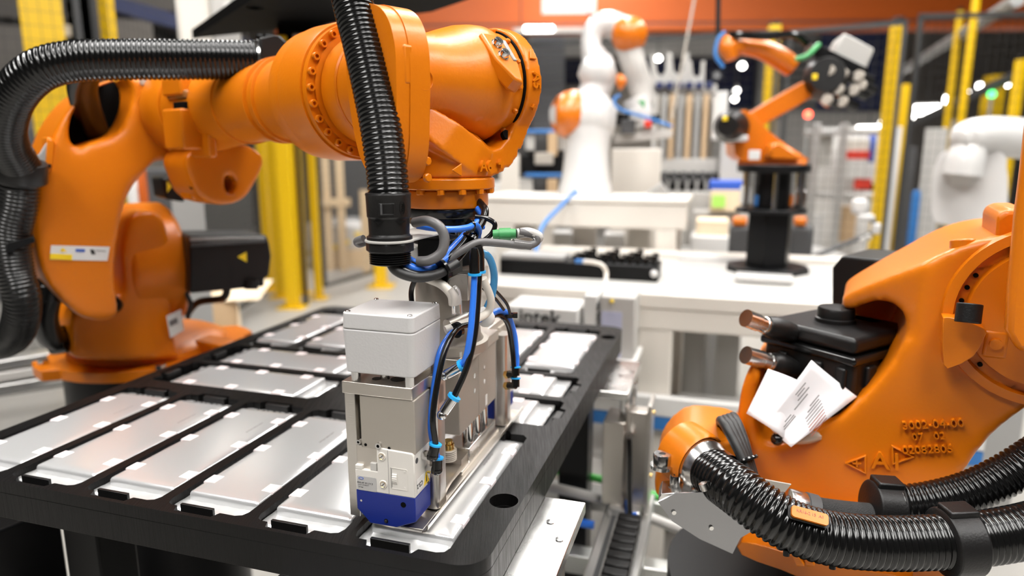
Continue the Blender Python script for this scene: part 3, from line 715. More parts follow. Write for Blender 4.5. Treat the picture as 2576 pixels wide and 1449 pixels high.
MB().lathe([(.0060, -.004), (.0060, .0008)], axis_frame(R(.0400, .0545, .3830), (E1 + EZ * .5).normalized()), 20).build('drain_hole', 'dark_void', rob)
# --- bell shaped gear housing on the tilt axis
bell = MB().lathe([(.030, -.070), (.0435, -.068), (.0450, -.060), (.0455, -.040), (.0480, -.022), (.0535, -.006), (.0590, .012), (.0615, .028), (.0620, .040), (.0600, .047), (.0575, .051), (.0575, .062), (.03, .0635)], HAND(0), 72)
bell.build('gear_housing', 'orange', rob, angle=50)
MB().lathe([(.0595, .0620), (.0595, .0648)], HAND(0), 64).build('axis_gap', 'dark_void', rob)
fr = []
for i in range(14):
    a = math.radians(i * 360 / 14 + 4); p = HAND(.050) @ Matrix.Rotation(a, 4, 'Z') @ Matrix.Translation((.0585, 0, .006)) @ Matrix.Rotation(math.pi / 2, 4, 'Y'); fr.append(p)
bolt_ring('housing_bolt', fr, [(.003, -.001), (.003, .0018), (.0022, .003)], 'orange_smooth', rob, 10)
# lug with two steel screws and a grey stop
L = frame(R(.0545, .0290, ZW + .0270), E2, (EZ - E1 * .8).normalized(), (E1 + EZ * .8).normalized())
MB().prism([(-.015, .024), (.009, .024), (.016, .010), (.017, -.016), (.008, -.042), (-.002, -.036), (-.013, -.010)], -.014, .0035, L).build('screw_lug', 'orange', rob, bevel=.003, seg=3)
for y in (.009, -.0065):
    q = L @ Matrix.Translation((-.001, y, .0030))
    MB().lathe([(.0062, 0), (.0062, .0016)], q, 24).build('washer', 'steel', rob)
    MB().lathe([(.0022, .004), (.0024, .0068), (.0046, .0068), (.0050, .0060), (.0050, 0)], q, 24).build('socket_screw', 'steel', rob)
    MB().lathe([(.0024, 0), (.0024, .0052)], q, 6).build('screw_socket', 'dark_grey', rob)
MB().box((.0105, -.012, -.004), (.0155, .016, .0050), L).build('stop_pad', 'grey_paint', rob, bevel=.001)
# grey plate peeking out under the housing
MB().box((-.030, -.058, .392), (.020, -.020, .3945), RF).build('inner_bracket', 'alu', rob, bevel=.0005)
# --- near fork plate: tall drop shaped belt cover in front of the forearm
prof = [(.004, .0640), (.030, .0600), (.047, .0470), (.0560, .026), (.0580, 0), (.0560, -.040), (.0530, -.070), (.047, -.088), (.038, -.0980), (.024, -.1020), (.008, -.096), (-.008, -.078), (-.018, -.050), (-.024, -.020), (-.0260, .010), (-.024, .036), (-.014, .055)]
SID = frame(R(0, 0, ZW - .022 + .022), E1, EZ, -E2)               # x along the arm, y up, z towards the near side
MB().prism(smooth_poly(prof, 5), .0640, .0870, SID).build('fork_cover', 'orange', rob, bevel=.0045, seg=4)
MB().prism([(x * .985, y * .985) for x, y in smooth_poly(prof, 5)], .0872, .1020, SID).build('fork_cover_lid', 'orange', rob, bevel=.0095, seg=5)
q = frame(R(.0565, -.0700, ZW - .006), E2, EZ, E1)
MB().lathe([(.0040, -.002), (.0085, -.0005), (.0095, .0012), (.0095, -.004)], q, 28).build('plug_collar', 'orange', rob)
MB().lathe([(.0042, -.004), (.0042, .0004)], q, 6).build('plug_socket', 'dark_void', rob)
MB().box((-.006, -.016, -.006), (.006, .020, .0015), frame(R(.0560, -.0880, ZW + .004), E2, EZ, E1)).build('cover_boss', 'orange', rob, bevel=.003, seg=3)
for z in (.350, .334): MB().lathe([(.0045, 0), (.0045, .003), (.0035, .004)], axis_frame(R(.046, -.062, z + .006), E1), 8).build('cover_bolt', 'orange_smooth', rob)
# --- wrist body behind the fork, bolt flange, forearm
body = MB().lathe([(.0, .020), (.048, .022), (.056, .036), (.0595, .065), (.0610, .100), (.0615, .141), (.058, .145)], ARM, 72)
body.build('wrist_body', 'orange', rob, angle=40)
MB().lathe([(.0618, .112), (.0635, .114), (.0635, .142), (.0618, .144)], ARM, 72).build('wrist_ring', 'orange_smooth', rob)
MB().box((-.012, -.008, 0), (.016, .014, .05), axis_frame(R(-.115, -.022, ZW + .02), (E1 - E2 * .6).normalized(), EZ)).build('wrist_pocket', 'orange', rob, bevel=.004, seg=3)
for a in (-35, 10): 
    q = ARM @ Matrix.Rotation(math.radians(a + 180), 4, 'Z') @ Matrix.Translation((.062, 0, .085)) @ Matrix.Rotation(math.pi / 2, 4, 'Y')
    MB().lathe([(.004, -.002), (.011, -.001), (.0125, .0012), (.0125, -.008)], q, 28).build('plug_collar', 'orange', rob)
    MB().lathe([(.0045, -.003), (.0045, .0008)], q, 6).build('plug_socket', 'dark_void', rob)
MB().lathe([(.060, .1445), (.0690, .1450), (.0690, .1480), (.0790, .1482), (.0790, .157), (.064, .158)], ARM, 96).build('bolt_seat', 'orange_smooth', rob, angle=30)
MB().lathe([(.069, .1575), (.0815, .1575), (.0825, .162), (.0830, .210), (.0815, .212), (.0820, .214), (.0810, .236), (.073, .246), (.0635, .258), (.0580, .275), (.0560, .32), (.0550, .38), (.0565, .45), (.0610, .52), (.0675, .59), (.0725, .630), (.0725, .638), (.05, .639)], ARM, 96).build('forearm', 'orange', rob, angle=28)
fr = []
for i in range(26):
    a = math.radians(i * 360 / 26); fr.append(ARM @ Matrix.Translation((.0740 * math.cos(a), .0740 * math.sin(a), .1482)) @ Matrix.Rotation(math.pi, 4, 'X') @ Matrix.Translation((0, 0, 0)))
bolt_ring('forearm_bolt', fr, [(.0021, .0015), (.0023, .0048), (.0042, .0048), (.0045, .0042), (.0045, -.009)], 'orange_smooth', rob, 14)
for t in (.335, .360, .47): MB().lathe([(.054, t - .004), (.0600, t - .003), (.0600, t + .003), (.054, t + .004)], ARM, 72).build('forearm_rib', 'orange', rob)
# clamp housing behind the forearm
MB().lathe([(.05, .640), (.0755, .640), (.0775, .644), (.0775, .730), (.0755, .735), (.05, .735)], ARM, 64).build('clamp_ring', 'orange', rob, angle=30)
MB().lathe([(.05, .7355), (.0780, .7355), (.0795, .738), (.0795, .775), (.077, .780), (.05, .780)], ARM, 64).build('clamp_ring', 'orange', rob, angle=30)
for u, v, w, h, m in ((482, 218, 66, 44, 'orange'), (490, 238, 58, 22, 'recess_brown'), (484, 325, 60, 100, 'orange'), (527, 300, 22, 190, 'orange')):  # brown block: the dark tone of a recess put into the colour
    s = 1.072 / FPX
    MB().box((-w * s / 2, -h * s / 2, -.055), (w * s / 2, h * s / 2, .004), pxf(u, v, 1.072, .5)).build('clamp_block', m, rob, bevel=.004, seg=3)
MB().box((-.0160, -.0062, -.03), (.0160, .0062, .004), pxf(485, 267, 1.070, .5)).build('window_slot', 'dark_void', rob, bevel=.001)
for v, s in ((345, 1), (215, 1)): MB().cyl(pd(443, v - 16, 1.10), pd(443, v + 14, 1.10), .0065, 12).build('clamp_screw', 'orange_smooth', rob)
# --- lower lobe hanging under the elbow
fr = pxf(540, 440, 1.21, .45)
lob = MB().prism(smooth_poly(outline([(446, 395), (455, 440), (480, 492), (535, 514), (590, 500), (622, 455), (640, 400), (600, 365), (500, 360)], fr, 1.21), 5), -.060, .035, fr, [smooth_poly(outline([(545, 445), (548, 482), (566, 485), (572, 455), (560, 440)], fr, 1.21), 3)])
lob.build('elbow_lobe', 'orange', rob, remesh=.004, iters=25)
MB().cyl(pd(498, 466, 1.17), pd(480, 468, 1.16), .006, 12).build('lobe_plug', 'dark_void', rob)
MB().prism(outline([(452, 400), (448, 420), (470, 505), (490, 500), (480, 420)], pxf(468, 450, 1.19, .45), 1.19), -.02, .02, pxf(468, 450, 1.19, .45)).build('elbow_web', 'orange', rob, bevel=.006, seg=3)
# --- elbow and link arm casting with a hose opening
fr = pxf(250, 480, 1.160, .20)
OUT = [(438, 196), (390, 192), (336, 192), (262, 204), (196, 250), (146, 320), (118, 395), (96, 470), (84, 560), (92, 640), (112, 705), (160, 760), (205, 800), (270, 812), (300, 790), (290, 720), (292, 650), (304, 570), (322, 500), (352, 452), (395, 405), (440, 388)]
HOL = [(330, 202), (286, 206), (226, 232), (186, 285), (176, 335), (188, 372), (235, 356), (290, 338), (318, 305), (334, 255)]
la = MB().prism(smooth_poly(outline(OUT, fr, 1.26), 4), -.20, 0, fr, [smooth_poly(outline(HOL, fr, 1.26), 4)])
la.build('link_arm', 'orange', rob, remesh=.0048, iters=45)
MB().prism(smooth_poly(outline([(345, 200), (290, 200), (220, 232), (180, 285), (168, 345), (190, 385), (250, 370), (320, 320), (340, 255)], fr, 1.26), 3), -.095, -.085, fr).build('arm_cavity_shade', 'dark_void', rob)  # black plate added inside the opening to stand in for its deep shade
MB().prism(outline([(352, 196), (352, 212), (372, 222), (372, 196)], fr, 1.26), -.045, .003, fr).build('arm_notch', 'taupe', rob, bevel=.002)
MB().prism(outline([(118, 342), (112, 430), (128, 436), (136, 350)], fr, 1.26), -.045, .004, fr).build('arm_rib', 'orange', rob, bevel=.004)
MB().prism(outline([(78, 560), (84, 628), (98, 628), (92, 555)], fr, 1.26), -.095, -.015, fr).build('arm_rib', 'orange', rob, bevel=.004)
# rating sticker on the link arm
st = frame(fr @ V((0, 0, .0008)), fr.to_3x3() @ V((1, 0, 0)), EZ, fr.to_3x3() @ V((0, 0, 1)))
def stick(pts, m, nm, z): MB().prism(outline(pts, st, 1.26), z, z + .0006, st).build(nm, m, rob, smooth=False)
stick([(128, 617), (276, 621), (270, 656), (125, 653)], 'label_white', 'sticker', 0); stick([(126, 638), (182, 640), (181, 654), (125, 652)], 'yellow_sign', 'sticker_band', .0007)
stick([(150, 632), (158, 623), (168, 633)], 'yellow_sign', 'sticker_mark', .0007); stick([(190, 626), (214, 627), (213, 634), (190, 633)], 'logo_blue', 'sticker_mark', .0007)
stick([(226, 627), (236, 628), (240, 640), (230, 640)], 'print_black', 'sticker_mark', .0007); stick([(240, 629), (266, 631), (266, 633), (240, 631)], 'print_grey', 'sticker_mark', .0007)
# --- rotating column with motor
fr = pxf(370, 700, 1.37, .35)
MB().prism(smooth_poly(outline([(322, 560), (345, 536), (385, 530), (412, 545), (428, 600), (432, 690), (434, 780), (446, 880), (440, 905), (200, 905), (188, 870), (184, 790), (260, 745), (312, 740), (308, 640)], fr, 1.42), 3), -.22, .0, fr).build('rotating_column', 'orange', rob, remesh=.0055, iters=25)
MB().lathe([(.0, -.05), (.125, -.05), (.135, -.04), (.135, .055), (.125, .065), (.0, .066)], axis_frame(pd(345, 670, 1.47), E2, EZ), 56).build('shoulder_drum', 'orange', rob, bevel=.004)
MB().prism(outline([(416, 595), (468, 592), (470, 716), (420, 712)], pxf(440, 655, 1.44, .35), 1.44), -.10, .03, pxf(440, 655, 1.44, .35)).build('motor_flange', 'orange', rob, bevel=.008, seg=3)
fm = pxf(565, 655, 1.45, .25)
MB().prism(outline([(466, 590), (660, 588), (667, 610), (672, 640), (666, 690), (655, 694), (655, 716), (470, 733)], fm, 1.45), -.10, .03, fm).build('shoulder_motor', 'black_plastic', rob, bevel=.005, seg=3)
MB().prism(outline([(468, 606), (656, 597), (656, 606), (470, 618)], fm, 1.45), .0, .036, fm).build('motor_rail', 'dark_grey', rob, bevel=.003)
MB().prism(outline([(468, 594), (656, 592), (656, 597), (468, 604)], fm, 1.45), .0, .033, fm).build('motor_rail', 'grey_paint', rob, bevel=.003)
MB().prism(outline([(587, 642), (609, 630), (610, 655)], fm, 1.45), .030, .0308, fm).build('warning_triangle', 'yellow_sign', rob, smooth=False)
for u in (572, 632): MB().cyl(pd(u, 705, 1.46), pd(u, 728, 1.46), .014, 20).build('motor_socket', 'black_plastic', rob)
MB().tube([pd(572, 725, 1.46), pd(560, 750, 1.47), pd(500, 760, 1.5), pd(470, 790, 1.52)], .008, 10).build('motor_cable', 'rubber', rob)
MB().tube([pd(474, 715, 1.43), pd(470, 740, 1.43), pd(480, 765, 1.43), pd(472, 800, 1.44)], .005, 8).build('motor_cable', 'rubber', rob)
MB().cyl(pd(298, 768, 1.36), pd(280, 766, 1.33), .017, 24).build('hose_plug', 'black_plastic', rob); MB().cyl(pd(280, 766, 1.33), pd(273, 765, 1.32), .012, 6).build('hose_plug_nut', 'dark_grey', rob)
MB().cyl(pd(320, 772, 1.38), pd(300, 770, 1.345), .012, 12).build('column_boss', 'orange', rob); MB().sphere(pd(240, 768, 1.36), .010, 12).build('column_eye', 'dark_grey', rob)
fs_ = pxf(437, 815, 1.405, .75)
MB().prism(outline([(418, 795), (455, 778), (462, 830), (428, 850)], fs_, 1.405), .0, .0008, fs_).build('column_sticker', 'label_white', rob, smooth=False)
MB().prism(outline([(424, 808), (444, 798), (447, 812), (427, 822)], fs_, 1.405), .0008, .0014, fs_).build('sticker_print', 'print_grey', rob, smooth=False)
for u, v, w in ((272, 790, 36), (272, 800, 44), (205, 800, 22)):
    q = pxf(u, v, 1.372, .35); MB().box((-w * .0004, -.0014, 0), (w * .0004, .0014, .003), q).build('cast_mark', 'orange', rob, bevel=.0008)
# --- second motor behind the elbow
fb = pxf(425, 470, 1.42, .2)
MB().prism(outline([(402, 448), (460, 440), (460, 508), (410, 500)], fb, 1.42), -.09, .02, fb).build('forearm_motor', 'black_plastic', rob, bevel=.005)
MB().prism(outline([(414, 454), (426, 468), (415, 484)], fb, 1.42), .020, .0208, fb).build('warning_triangle', 'yellow_sign', rob, smooth=False)
# --- base plate
zb = -0.068
bc = V((-0.826, 1.508, 0))
bpts = []
for i in range(64):
    a = 2 * math.pi * i / 64; r = .200 if (i % 16) > 4 else .224
    bpts.append((bc.x + r * math.cos(a + .6), bc.y + r * math.sin(a + .6)))
MB().prism(bpts, TZ + zb - .022, TZ + zb, None).build('base_plate', 'orange', rob, bevel=.003)
MB().lathe([(.165, 0), (.160, .018), (.135, .030)], Matrix.Translation((bc.x, bc.y, TZ + zb)), 56).build('base_collar', 'orange', rob, bevel=.003)
MB().box((-.06, -.03, 0), (.06, .03, .028), Matrix.Translation((bc.x + .165, bc.y - .045, TZ + zb)) @ Matrix.Rotation(-.5, 4, 'Z')).build('base_lug', 'orange', rob, bevel=.006)
for a in (-2.4, -1.0, .1): 
    p = bc + V((.205 * math.cos(a), .205 * math.sin(a), TZ + zb))
    MB().lathe([(.011, 0), (.011, .010)], Matrix.Translation(p), 6).build('anchor_bolt', 'steel', rob)
ped = MB().lathe([(.175, 0.012), (.175, TZ + zb - .022)], Matrix.Translation((bc.x, bc.y, 0)), 48).build('robot_pedestal', 'black_paint')
ped = tag(ped, 'black round steel pedestal under the orange robot left of the tray', 'pedestal')
WLOC[ped.name] = V((bc.x, bc.y, (TZ + zb) / 2))
MB().lathe([(.24, 0), (.24, .012)], Matrix.Translation((bc.x, bc.y, 0)), 48).build('pedestal_foot', 'black_paint', ped)
# connector bank at the back of the base
q = pxf(165, 800, 1.50)
MB().box((-.045, -.02, -.05), (.045, .025, .0), q).build('connector_panel', 'dark_grey', rob, bevel=.003)
MB().box((-.012, -.036, -.03), (.014, -.026, .002), pxf(180, 815, 1.47)).build('connector_tab', 'yellow_sign', rob, bevel=.002)
for i in range(5): MB().box((-.004, -.006, 0), (.004, .006, .004), pxf(158 + i * 8, 778, 1.47)).build('connector_pin', 'grey_light', rob)
# --- corrugated dress pack
def hose(path, r, nm='corrugated_hose', pitch=.0052, dep=.0022, par=None, m='black_hose', n=36):
    return MB().corrugated([pd(*p) for p in path], r, pitch, dep, n).build(nm, m, par or rob, angle=80)
hose([(979, 500, .630), (972, 420, .630), (958, 320, .630), (938, 220, .632), (916, 120, .636), (893, 30, .640), (872, -60, .648), (850, -150, .67), (825, -240, .71), (795, -330, .78), (770, -400, .88), (760, -440, 1.0)], .0192, pitch=.0046, dep=.0013)
hose([(646, 152, 1.00), (560, 151, .985), (440, 150, .965), (300, 150, .945), (180, 155, .93), (95, 180, .925), (35, 240, .94), (12, 310, .97), (18, 360, 1.0), (40, 400, 1.03), (55, 425, 1.05)], .0278, pitch=.0062, dep=.0016)
MB().lathe([(.033, -.016), (.034, -.014), (.034, .014), (.033, .016)], axis_frame(pd(55, 432, 1.055), pd(55, 470, 1.06) - pd(55, 420, 1.05)), 32).build('hose_clamp', 'black_plastic', rob, bevel=.001)
MB().prism(outline([(60, 420), (100, 385), (125, 345), (132, 400), (100, 432), (60, 445)], pxf(95, 410, 1.10), 1.10), -.02, .004, pxf(95, 410, 1.10)).build('hose_bracket', 'grey_paint', rob, bevel=.002)
MB().prism(outline([(20, 425), (128, 412), (130, 422), (20, 438)], pxf(75, 425, 1.08), 1.08), -.04, .004, pxf(75, 425, 1.08)).build('hose_bracket', 'black_paint', rob, bevel=.002)
hose([(52, 440, 1.06), (45, 520, 1.07), (30, 600, 1.08), (38, 680, 1.09), (56, 750, 1.10), (52, 805, 1.12), (30, 850, 1.15), (-25, 868, 1.20), (-110, 850, 1.28), (-190, 820, 1.40)], .0270, pitch=.0062, dep=.0016, m='black_cable')
MB().prism(outline([(15, 606), (85, 590), (86, 604), (15, 632)], pxf(50, 610, 1.09), 1.09), -.04, .036, pxf(50, 610, 1.09)).build('hose_bracket', 'black_paint', rob, bevel=.002)
MB().tube([pd(225, 160, 1.06), pd(208, 205, 1.10), pd(212, 250, 1.14), pd(232, 310, 1.20), pd(250, 360, 1.25), pd(262, 390, 1.30)], .0225, 20).build('inner_hose', 'black_cable', rob)
MB().tube([pd(136, 690, 1.22), pd(122, 740, 1.22), pd(112, 800, 1.24), pd(130, 850, 1.28), pd(170, 855, 1.33)], .022, 20).build('base_hose', 'black_cable', rob)
for u, v, d in ((126, 735, 1.22), (148, 855, 1.30)): MB().lathe([(.0262, -.014), (.0268, .0), (.0262, .014)], axis_frame(pd(u, v, d), V((0.1, .1, 1)) if v < 800 else V((1, .3, .1))), 28).build('hose_sleeve', 'black_gloss', rob, bevel=.001)
# hose clamp standing on the forearm
cl = axis_frame(pd(652, 152, 1.01), pd(700, 152, 1.01) - pd(640, 152, 1.0))
MB().lathe([(.0285, -.001), (.0310, -.001), (.0310, .003), (.0285, .003)], cl, 36).build('steel_band', 'steel', rob)
fr = pxf(690, 170, 1.02, .2)
MB().prism(outline([(645, 100), (672, 92), (700, 96), (735, 130), (735, 195), (705, 208), (650, 204)], fr, 1.02), -.05, .022, fr).build('clamp_body', 'black_plastic', rob, bevel=.006, seg=3)
for u in (655, 676): MB().cyl(pd(u, 96, 1.0), pd(u, 88, 1.0), .007, 14).build('clamp_nut', 'black_plastic', rob)
MB().prism(outline([(590, 196), (720, 190), (690, 232), (560, 215)], pxf(640, 210, 1.03, .3), 1.03), -.05, .010, pxf(640, 210, 1.03, .3)).build('clamp_foot', 'black_paint', rob, bevel=.004)
# --- hose connector, bracket plate and cable bundle at the flange
cc = pd(979, 560, .630)
CF = axis_frame(cc, EZ)
MB().lathe([(.0185, .0275), (.0205, .0272), (.0210, .026), (.0205, .0245), (.0200, .006), (.0190, .0045), (.0185, -.010), (.0195, -.012), (.0210, -.0125), (.0210, -.0150), (.017, -.0152)], CF, 48).build('hose_connector', 'black_plastic', rob, angle=25)
fN = frame(cc - V((cc.x, cc.y, 0)).normalized() * .0198, V((0, 0, 1)).cross(-V((cc.x, cc.y, 0)).normalized()), EZ, -V((cc.x, cc.y, 0)).normalized())
MB().prism([(-.0090, .008), (.0052, .008), (.0052, .019), (-.0090, .019)], -.003, .0008, fN, [(-.0070, .0095), (.0040, .0095), (.0040, .0175), (-.0070, .0175)] and [[(-.0070, .0095), (.0040, .0095), (.0040, .0175), (-.0070, .0175)]]).build('latch_frame', 'black_plastic', rob, bevel=.0004)
MB().box((-.0070, .0095, -.003), (.0040, .0175, -.0005), fN).build('latch_window', 'dark_void', rob, smooth=False)
MB().box((-.0074, .0090, -.001), (-.0056, .0185, .0016), fN).build('latch_tongue', 'dark_grey', rob, bevel=.0004)
oval = fN @ Matrix.Translation((.0118, .0145, -.0036)) @ Matrix.Rotation(math.radians(33), 4, 'Y')
MB().prism(circle(0, 0, .0029, 24, .0062), -.0004, .0007, oval, [circle(0, 0, .0026, 24, .0058)]).build('logo_rim', 'black_plastic', rob)
text('PMA', .0036, oval @ Matrix.Translation((0, 0, .0002)) @ Matrix.Rotation(-math.pi / 2, 4, 'Z'), 'black_gloss', rob, depth=.0004)
for x in (-.009, .010): MB().prism([(-.005, 0), (.005, 0), (0, -.0030)], -.004, .0006, fN @ Matrix.Translation((x, .0030, -.0012 - abs(x) * .1))).build('grip_notch', 'black_gloss', rob)
# bracket plate: round end under the connector, arm to the flange
ring = [V((cc.x, cc.y, 0)) + V((.0228 * math.cos(math.radians(a)), .0228 * math.sin(math.radians(a)), 0)) for a in range(115, 375, 10)]
tgt = R(0, 0, 0)
poly = [(p.x, p.y) for p in ring] + [(tgt.x + .012, tgt.y - .045), (tgt.x + .020, tgt.y - .030), (tgt.x - .030, tgt.y - .020)]
MB().prism(poly, cc.z - .0172, cc.z - .0152, None).build('bracket_plate', 'grey_light', rob, bevel=.0004)
MB().lathe([(.0225, 0), (.0225, .0085)], axis_frame(cc - EZ * .0262, EZ), 8).build('lock_nut', 'black_plastic', rob, bevel=.0012)
b = MB()
for i in range(6): b.lathe([(.0176, 0), (.0192, .0008), (.0192, .0012), (.0176, .0020)], axis_frame(cc - EZ * (.0282 + i * .0020), EZ), 40)
b.build('connector_thread', 'black_gloss', rob)
def cable(pts, r, m, nm): return MB().tube([pd(*p) for p in pts], r, 12, 8).build(nm, m, rob)
B0_ = (985, 640, .632)
cable([B0_, (1000, 672, .632), (1050, 692, .640), (1105, 684, .655), (1150, 650, .675), (1185, 605, .69), (1212, 560, .70), (1220, 530, .71), (1205, 508, .725)], .0042, 'black_gloss', 'black_cable')
cable([(975, 640, .630), (995, 680, .628), (1045, 698, .634), (1100, 690, .645), (1150, 662, .66)], .0046, 'rubber', 'dark_cable')
cable([(1000, 640, .640), (1025, 668, .640), (1070, 680, .648), (1110, 660, .662), (1150, 622, .678), (1180, 585, .69), (1200, 560, .70), (1216, 545, .71), (1203, 525, .72)], .0040, 'blue_tube', 'blue_cable')
cable([(1005, 645, .645), (1050, 672, .648), (1095, 672, .658), (1135, 640, .67), (1165, 610, .68), (1178, 585, .685), (1178, 560, .69)], .0034, 'black_gloss', 'black_cable')
cable([(1010, 640, .650), (1060, 664, .652), (1110, 648, .664), (1150, 610, .68), (1180, 580, .688), (1215, 570, .70)], .0032, 'blue_tube', 'blue_cable')
cable([(1042, 560, .655), (1075, 556, .645), (1105, 570, .640), (1118, 600, .640), (1110, 635, .640), (1080, 655, .640), (1050, 658, .642)], .0048, 'grey_cable', 'grey_loop')
cable([(1050, 568, .665), (1090, 574, .66), (1140, 577, .662), (1178, 572, .67), (1195, 565, .68), (1205, 580, .69), (1200, 600, .70)], .0032, 'blue_tube', 'blue_cable')
cable([(1120, 660, .668), (1165, 628, .672), (1205, 610, .678), (1260, 612, .685), (1320, 618, .695), (1345, 612, .70), (1352, 600, .70), (1340, 590, .70), (1305, 583, .695)], .0040, 'grey_cable', 'sensor_lead')
cable([(1345, 605, .702), (1355, 596, .702), (1330, 585, .70), (1300, 588, .697)], .0052, 'grey_light', 'lead_sleeve')
cable([(1290, 612, .69), (1335, 618, .698)], .0046, 'clear', 'clear_sleeve')
MB().cyl(pd(1240, 590, .70), pd(1298, 588, .70), .0052, 20).cyl(pd(1256, 590, .70), pd(1285, 589, .70), .0066, 20).build('green_plug', 'green', rob)
cable([(1195, 545, .70), (1225, 550, .70), (1245, 565, .70), (1235, 590, .70), (1210, 610, .70)], .0026, 'black_gloss', 'black_cable')
cable([(915, 600, .66), (898, 606, .665), (905, 614, .67), (935, 603, .68)], .0036, 'grey_cable', 'grey_loop')
def tie2(u, v, d, ax, r):
    f = axis_frame(pd(u, v, d), ax)
    MB().lathe([(r, -.0015), (r + .0012, -.0015), (r + .0012, .0015), (r, .0015), (r, -.0015)], f, 24).box((r, -.003, -.003), (r + .006, .003, .003), f).build('cable_tie', 'black_gloss', rob)
tie2(1108, 678, .655, pd(1130, 665, .66) - pd(1090, 690, .648), .0125); tie2(1186, 608, .688, pd(1200, 585, .69) - pd(1170, 630, .68), .0115); tie2(1184, 568, .678, pd(1200, 572, .68) - pd(1165, 574, .67), .0058)

sub(rob, {'flange_bolt': 'flange_collar', 'embossed_lettering': 'wrist_yoke', 'direction_arrow': 'wrist_yoke', 'yoke_cover': 'wrist_yoke', 'drain_hole': 'wrist_yoke', 'housing_bolt': 'gear_housing', 'axis_gap': 'gear_housing', 'washer': 'screw_lug',
    'socket_screw': 'screw_lug', 'screw_socket': 'screw_lug', 'stop_pad': 'screw_lug', 'plug_socket': 'plug_collar', 'cover_bolt': 'fork_cover', 'cover_boss': 'fork_cover', 'wrist_ring': 'wrist_body', 'wrist_pocket': 'wrist_body', 'forearm_bolt': 'forearm',
    'forearm_rib': 'forearm', 'bolt_seat': 'forearm', 'window_slot': 'clamp_block', 'clamp_screw': 'clamp_ring', 'lobe_plug': 'elbow_lobe', 'elbow_web': 'elbow_lobe', 'arm_cavity_shade': 'link_arm', 'arm_notch': 'link_arm', 'arm_rib': 'link_arm',
    'sticker_band': 'sticker', 'sticker_mark': 'sticker', 'motor_rail': 'shoulder_motor', 'warning_triangle': ('shoulder_motor', 'forearm_motor'), 'motor_socket': 'shoulder_motor', 'hose_plug_nut': 'hose_plug', 'column_boss': 'rotating_column',
    'column_eye': 'rotating_column', 'cast_mark': 'rotating_column', 'sticker_print': 'column_sticker', 'base_collar': 'base_plate', 'base_lug': 'base_plate', 'anchor_bolt': 'base_plate', 'connector_tab': 'connector_panel', 'connector_pin': 'connector_panel',
    'clamp_nut': 'clamp_body', 'clamp_foot': 'clamp_body', 'steel_band': 'clamp_body', 'latch_frame': 'hose_connector', 'latch_window': 'hose_connector', 'latch_tongue': 'hose_connector', 'logo_rim': 'hose_connector', 'lettering': 'hose_connector',
    'grip_notch': 'hose_connector', 'connector_thread': 'hose_connector', 'lock_nut': 'hose_connector', 'lead_sleeve': 'sensor_lead', 'clear_sleeve': 'sensor_lead', 'hose_sleeve': 'base_hose', 'ring_step': 'mounting_ring'})

# ================================================================== second robot in the right foreground
r2 = thing('industrial_robot', 'orange robot base in the right foreground with thick black hoses and a folded paper', 'robot', pz(2150, 1330, -.07))
fr = pxf(2200, 1000, .825, .03)
OUT = [(1850, 1062), (1866, 970), (1898, 905), (1958, 862), (2010, 900), (2110, 830), (2108, 790), (2180, 742), (2290, 682), (2390, 630), (2480, 600), (2600, 592), (2700, 640), (2700, 960), (2600, 1020), (2500, 1095), (2420, 1200), (2376, 1300), (2240, 1330), (2060, 1320), (1930, 1270), (1820, 1215), (1790, 1150), (1840, 1120)]
CAV = [(1896, 1010), (1918, 930), (1960, 872), (2040, 850), (2130, 822), (2205, 782), (2264, 786), (2284, 826), (2258, 890), (2200, 970), (2100, 1058), (1980, 1112), (1920, 1112), (1900, 1070)]
body = MB().prism(smooth_poly(outline(OUT, fr, .90), 3), -.235, 0, fr).build('rotating_column', 'orange', r2, remesh=.0042, iters=22)
x0_, x1_ = outline([(2050, 830), (2345, 540)], fr, .90)
cut(body, [MB().raw([(x0_[0], x0_[1], -.135), (x1_[0], x0_[1], .002), (x1_[0], x1_[1], .002), (x0_[0], x1_[1], -.135), (x0_[0], x0_[1], .3), (x1_[0], x0_[1], .3), (x1_[0], x1_[1], .3), (x0_[0], x1_[1], .3)], [(3, 2, 1, 0), (4, 5, 6, 7), (0, 1, 5, 4), (1, 2, 6, 5), (2, 3, 7, 6), (3, 0, 4, 7)], fr),
           MB().prism(smooth_poly(outline(CAV, fr, .90), 3), -.205, .125, fr),
           MB().prism(outline([(1890, 860), (1975, 800), (2100, 740), (2100, 880), (1990, 960), (1905, 940)], fr, .90), -.375, .125, fr)])
# shoulder disc at the right edge with bolt circle
SD = fr @ Matrix.Translation((0, 0, 0))
c2 = outline([(2640, 800)], fr, .90)[0]
DF = fr @ Matrix.Translation((c2[0], c2[1], -.003))
MB().lathe([(.100, 0), (.098, .010), (.088, .012), (.086, .003), (.077, .003), (.075, .014), (.0, .016)], DF, 72).build('shoulder_disc', 'orange', r2, angle=25)
bolt_ring('shoulder_bolt', [DF @ Matrix.Rotation(math.radians(150 + i * 11), 4, 'Z') @ Matrix.Translation((.0815, 0, .003)) for i in range(8)], [(.0026, 0), (.0026, .002)], 'dark_void', r2, 12)
fl_ = pxf(2600, 500, .655, .03)
MB().prism(outline([(2640, -200), (2606, 60), (2580, 300), (2563, 450), (2549, 560), (2532, 743), (2526, 830), (2560, 890), (2800, 890), (2800, -200)], fl_, .655), -.08, 0, fl_).build('link_arm', 'orange', r2, bevel=.008, seg=3)
MB().prism(outline([(2505, 640), (2512, 545), (2536, 528), (2600, 528), (2600, 700), (2500, 660)], fr, .90), -.125, -.012, fr).build('column_ear', 'orange', r2, bevel=.006, seg=3)
MB().cyl(pd(2424, 652, .772), pd(2424, 602, .772), .0135, 28).build('stop_boss', 'orange', r2, bevel=.002)
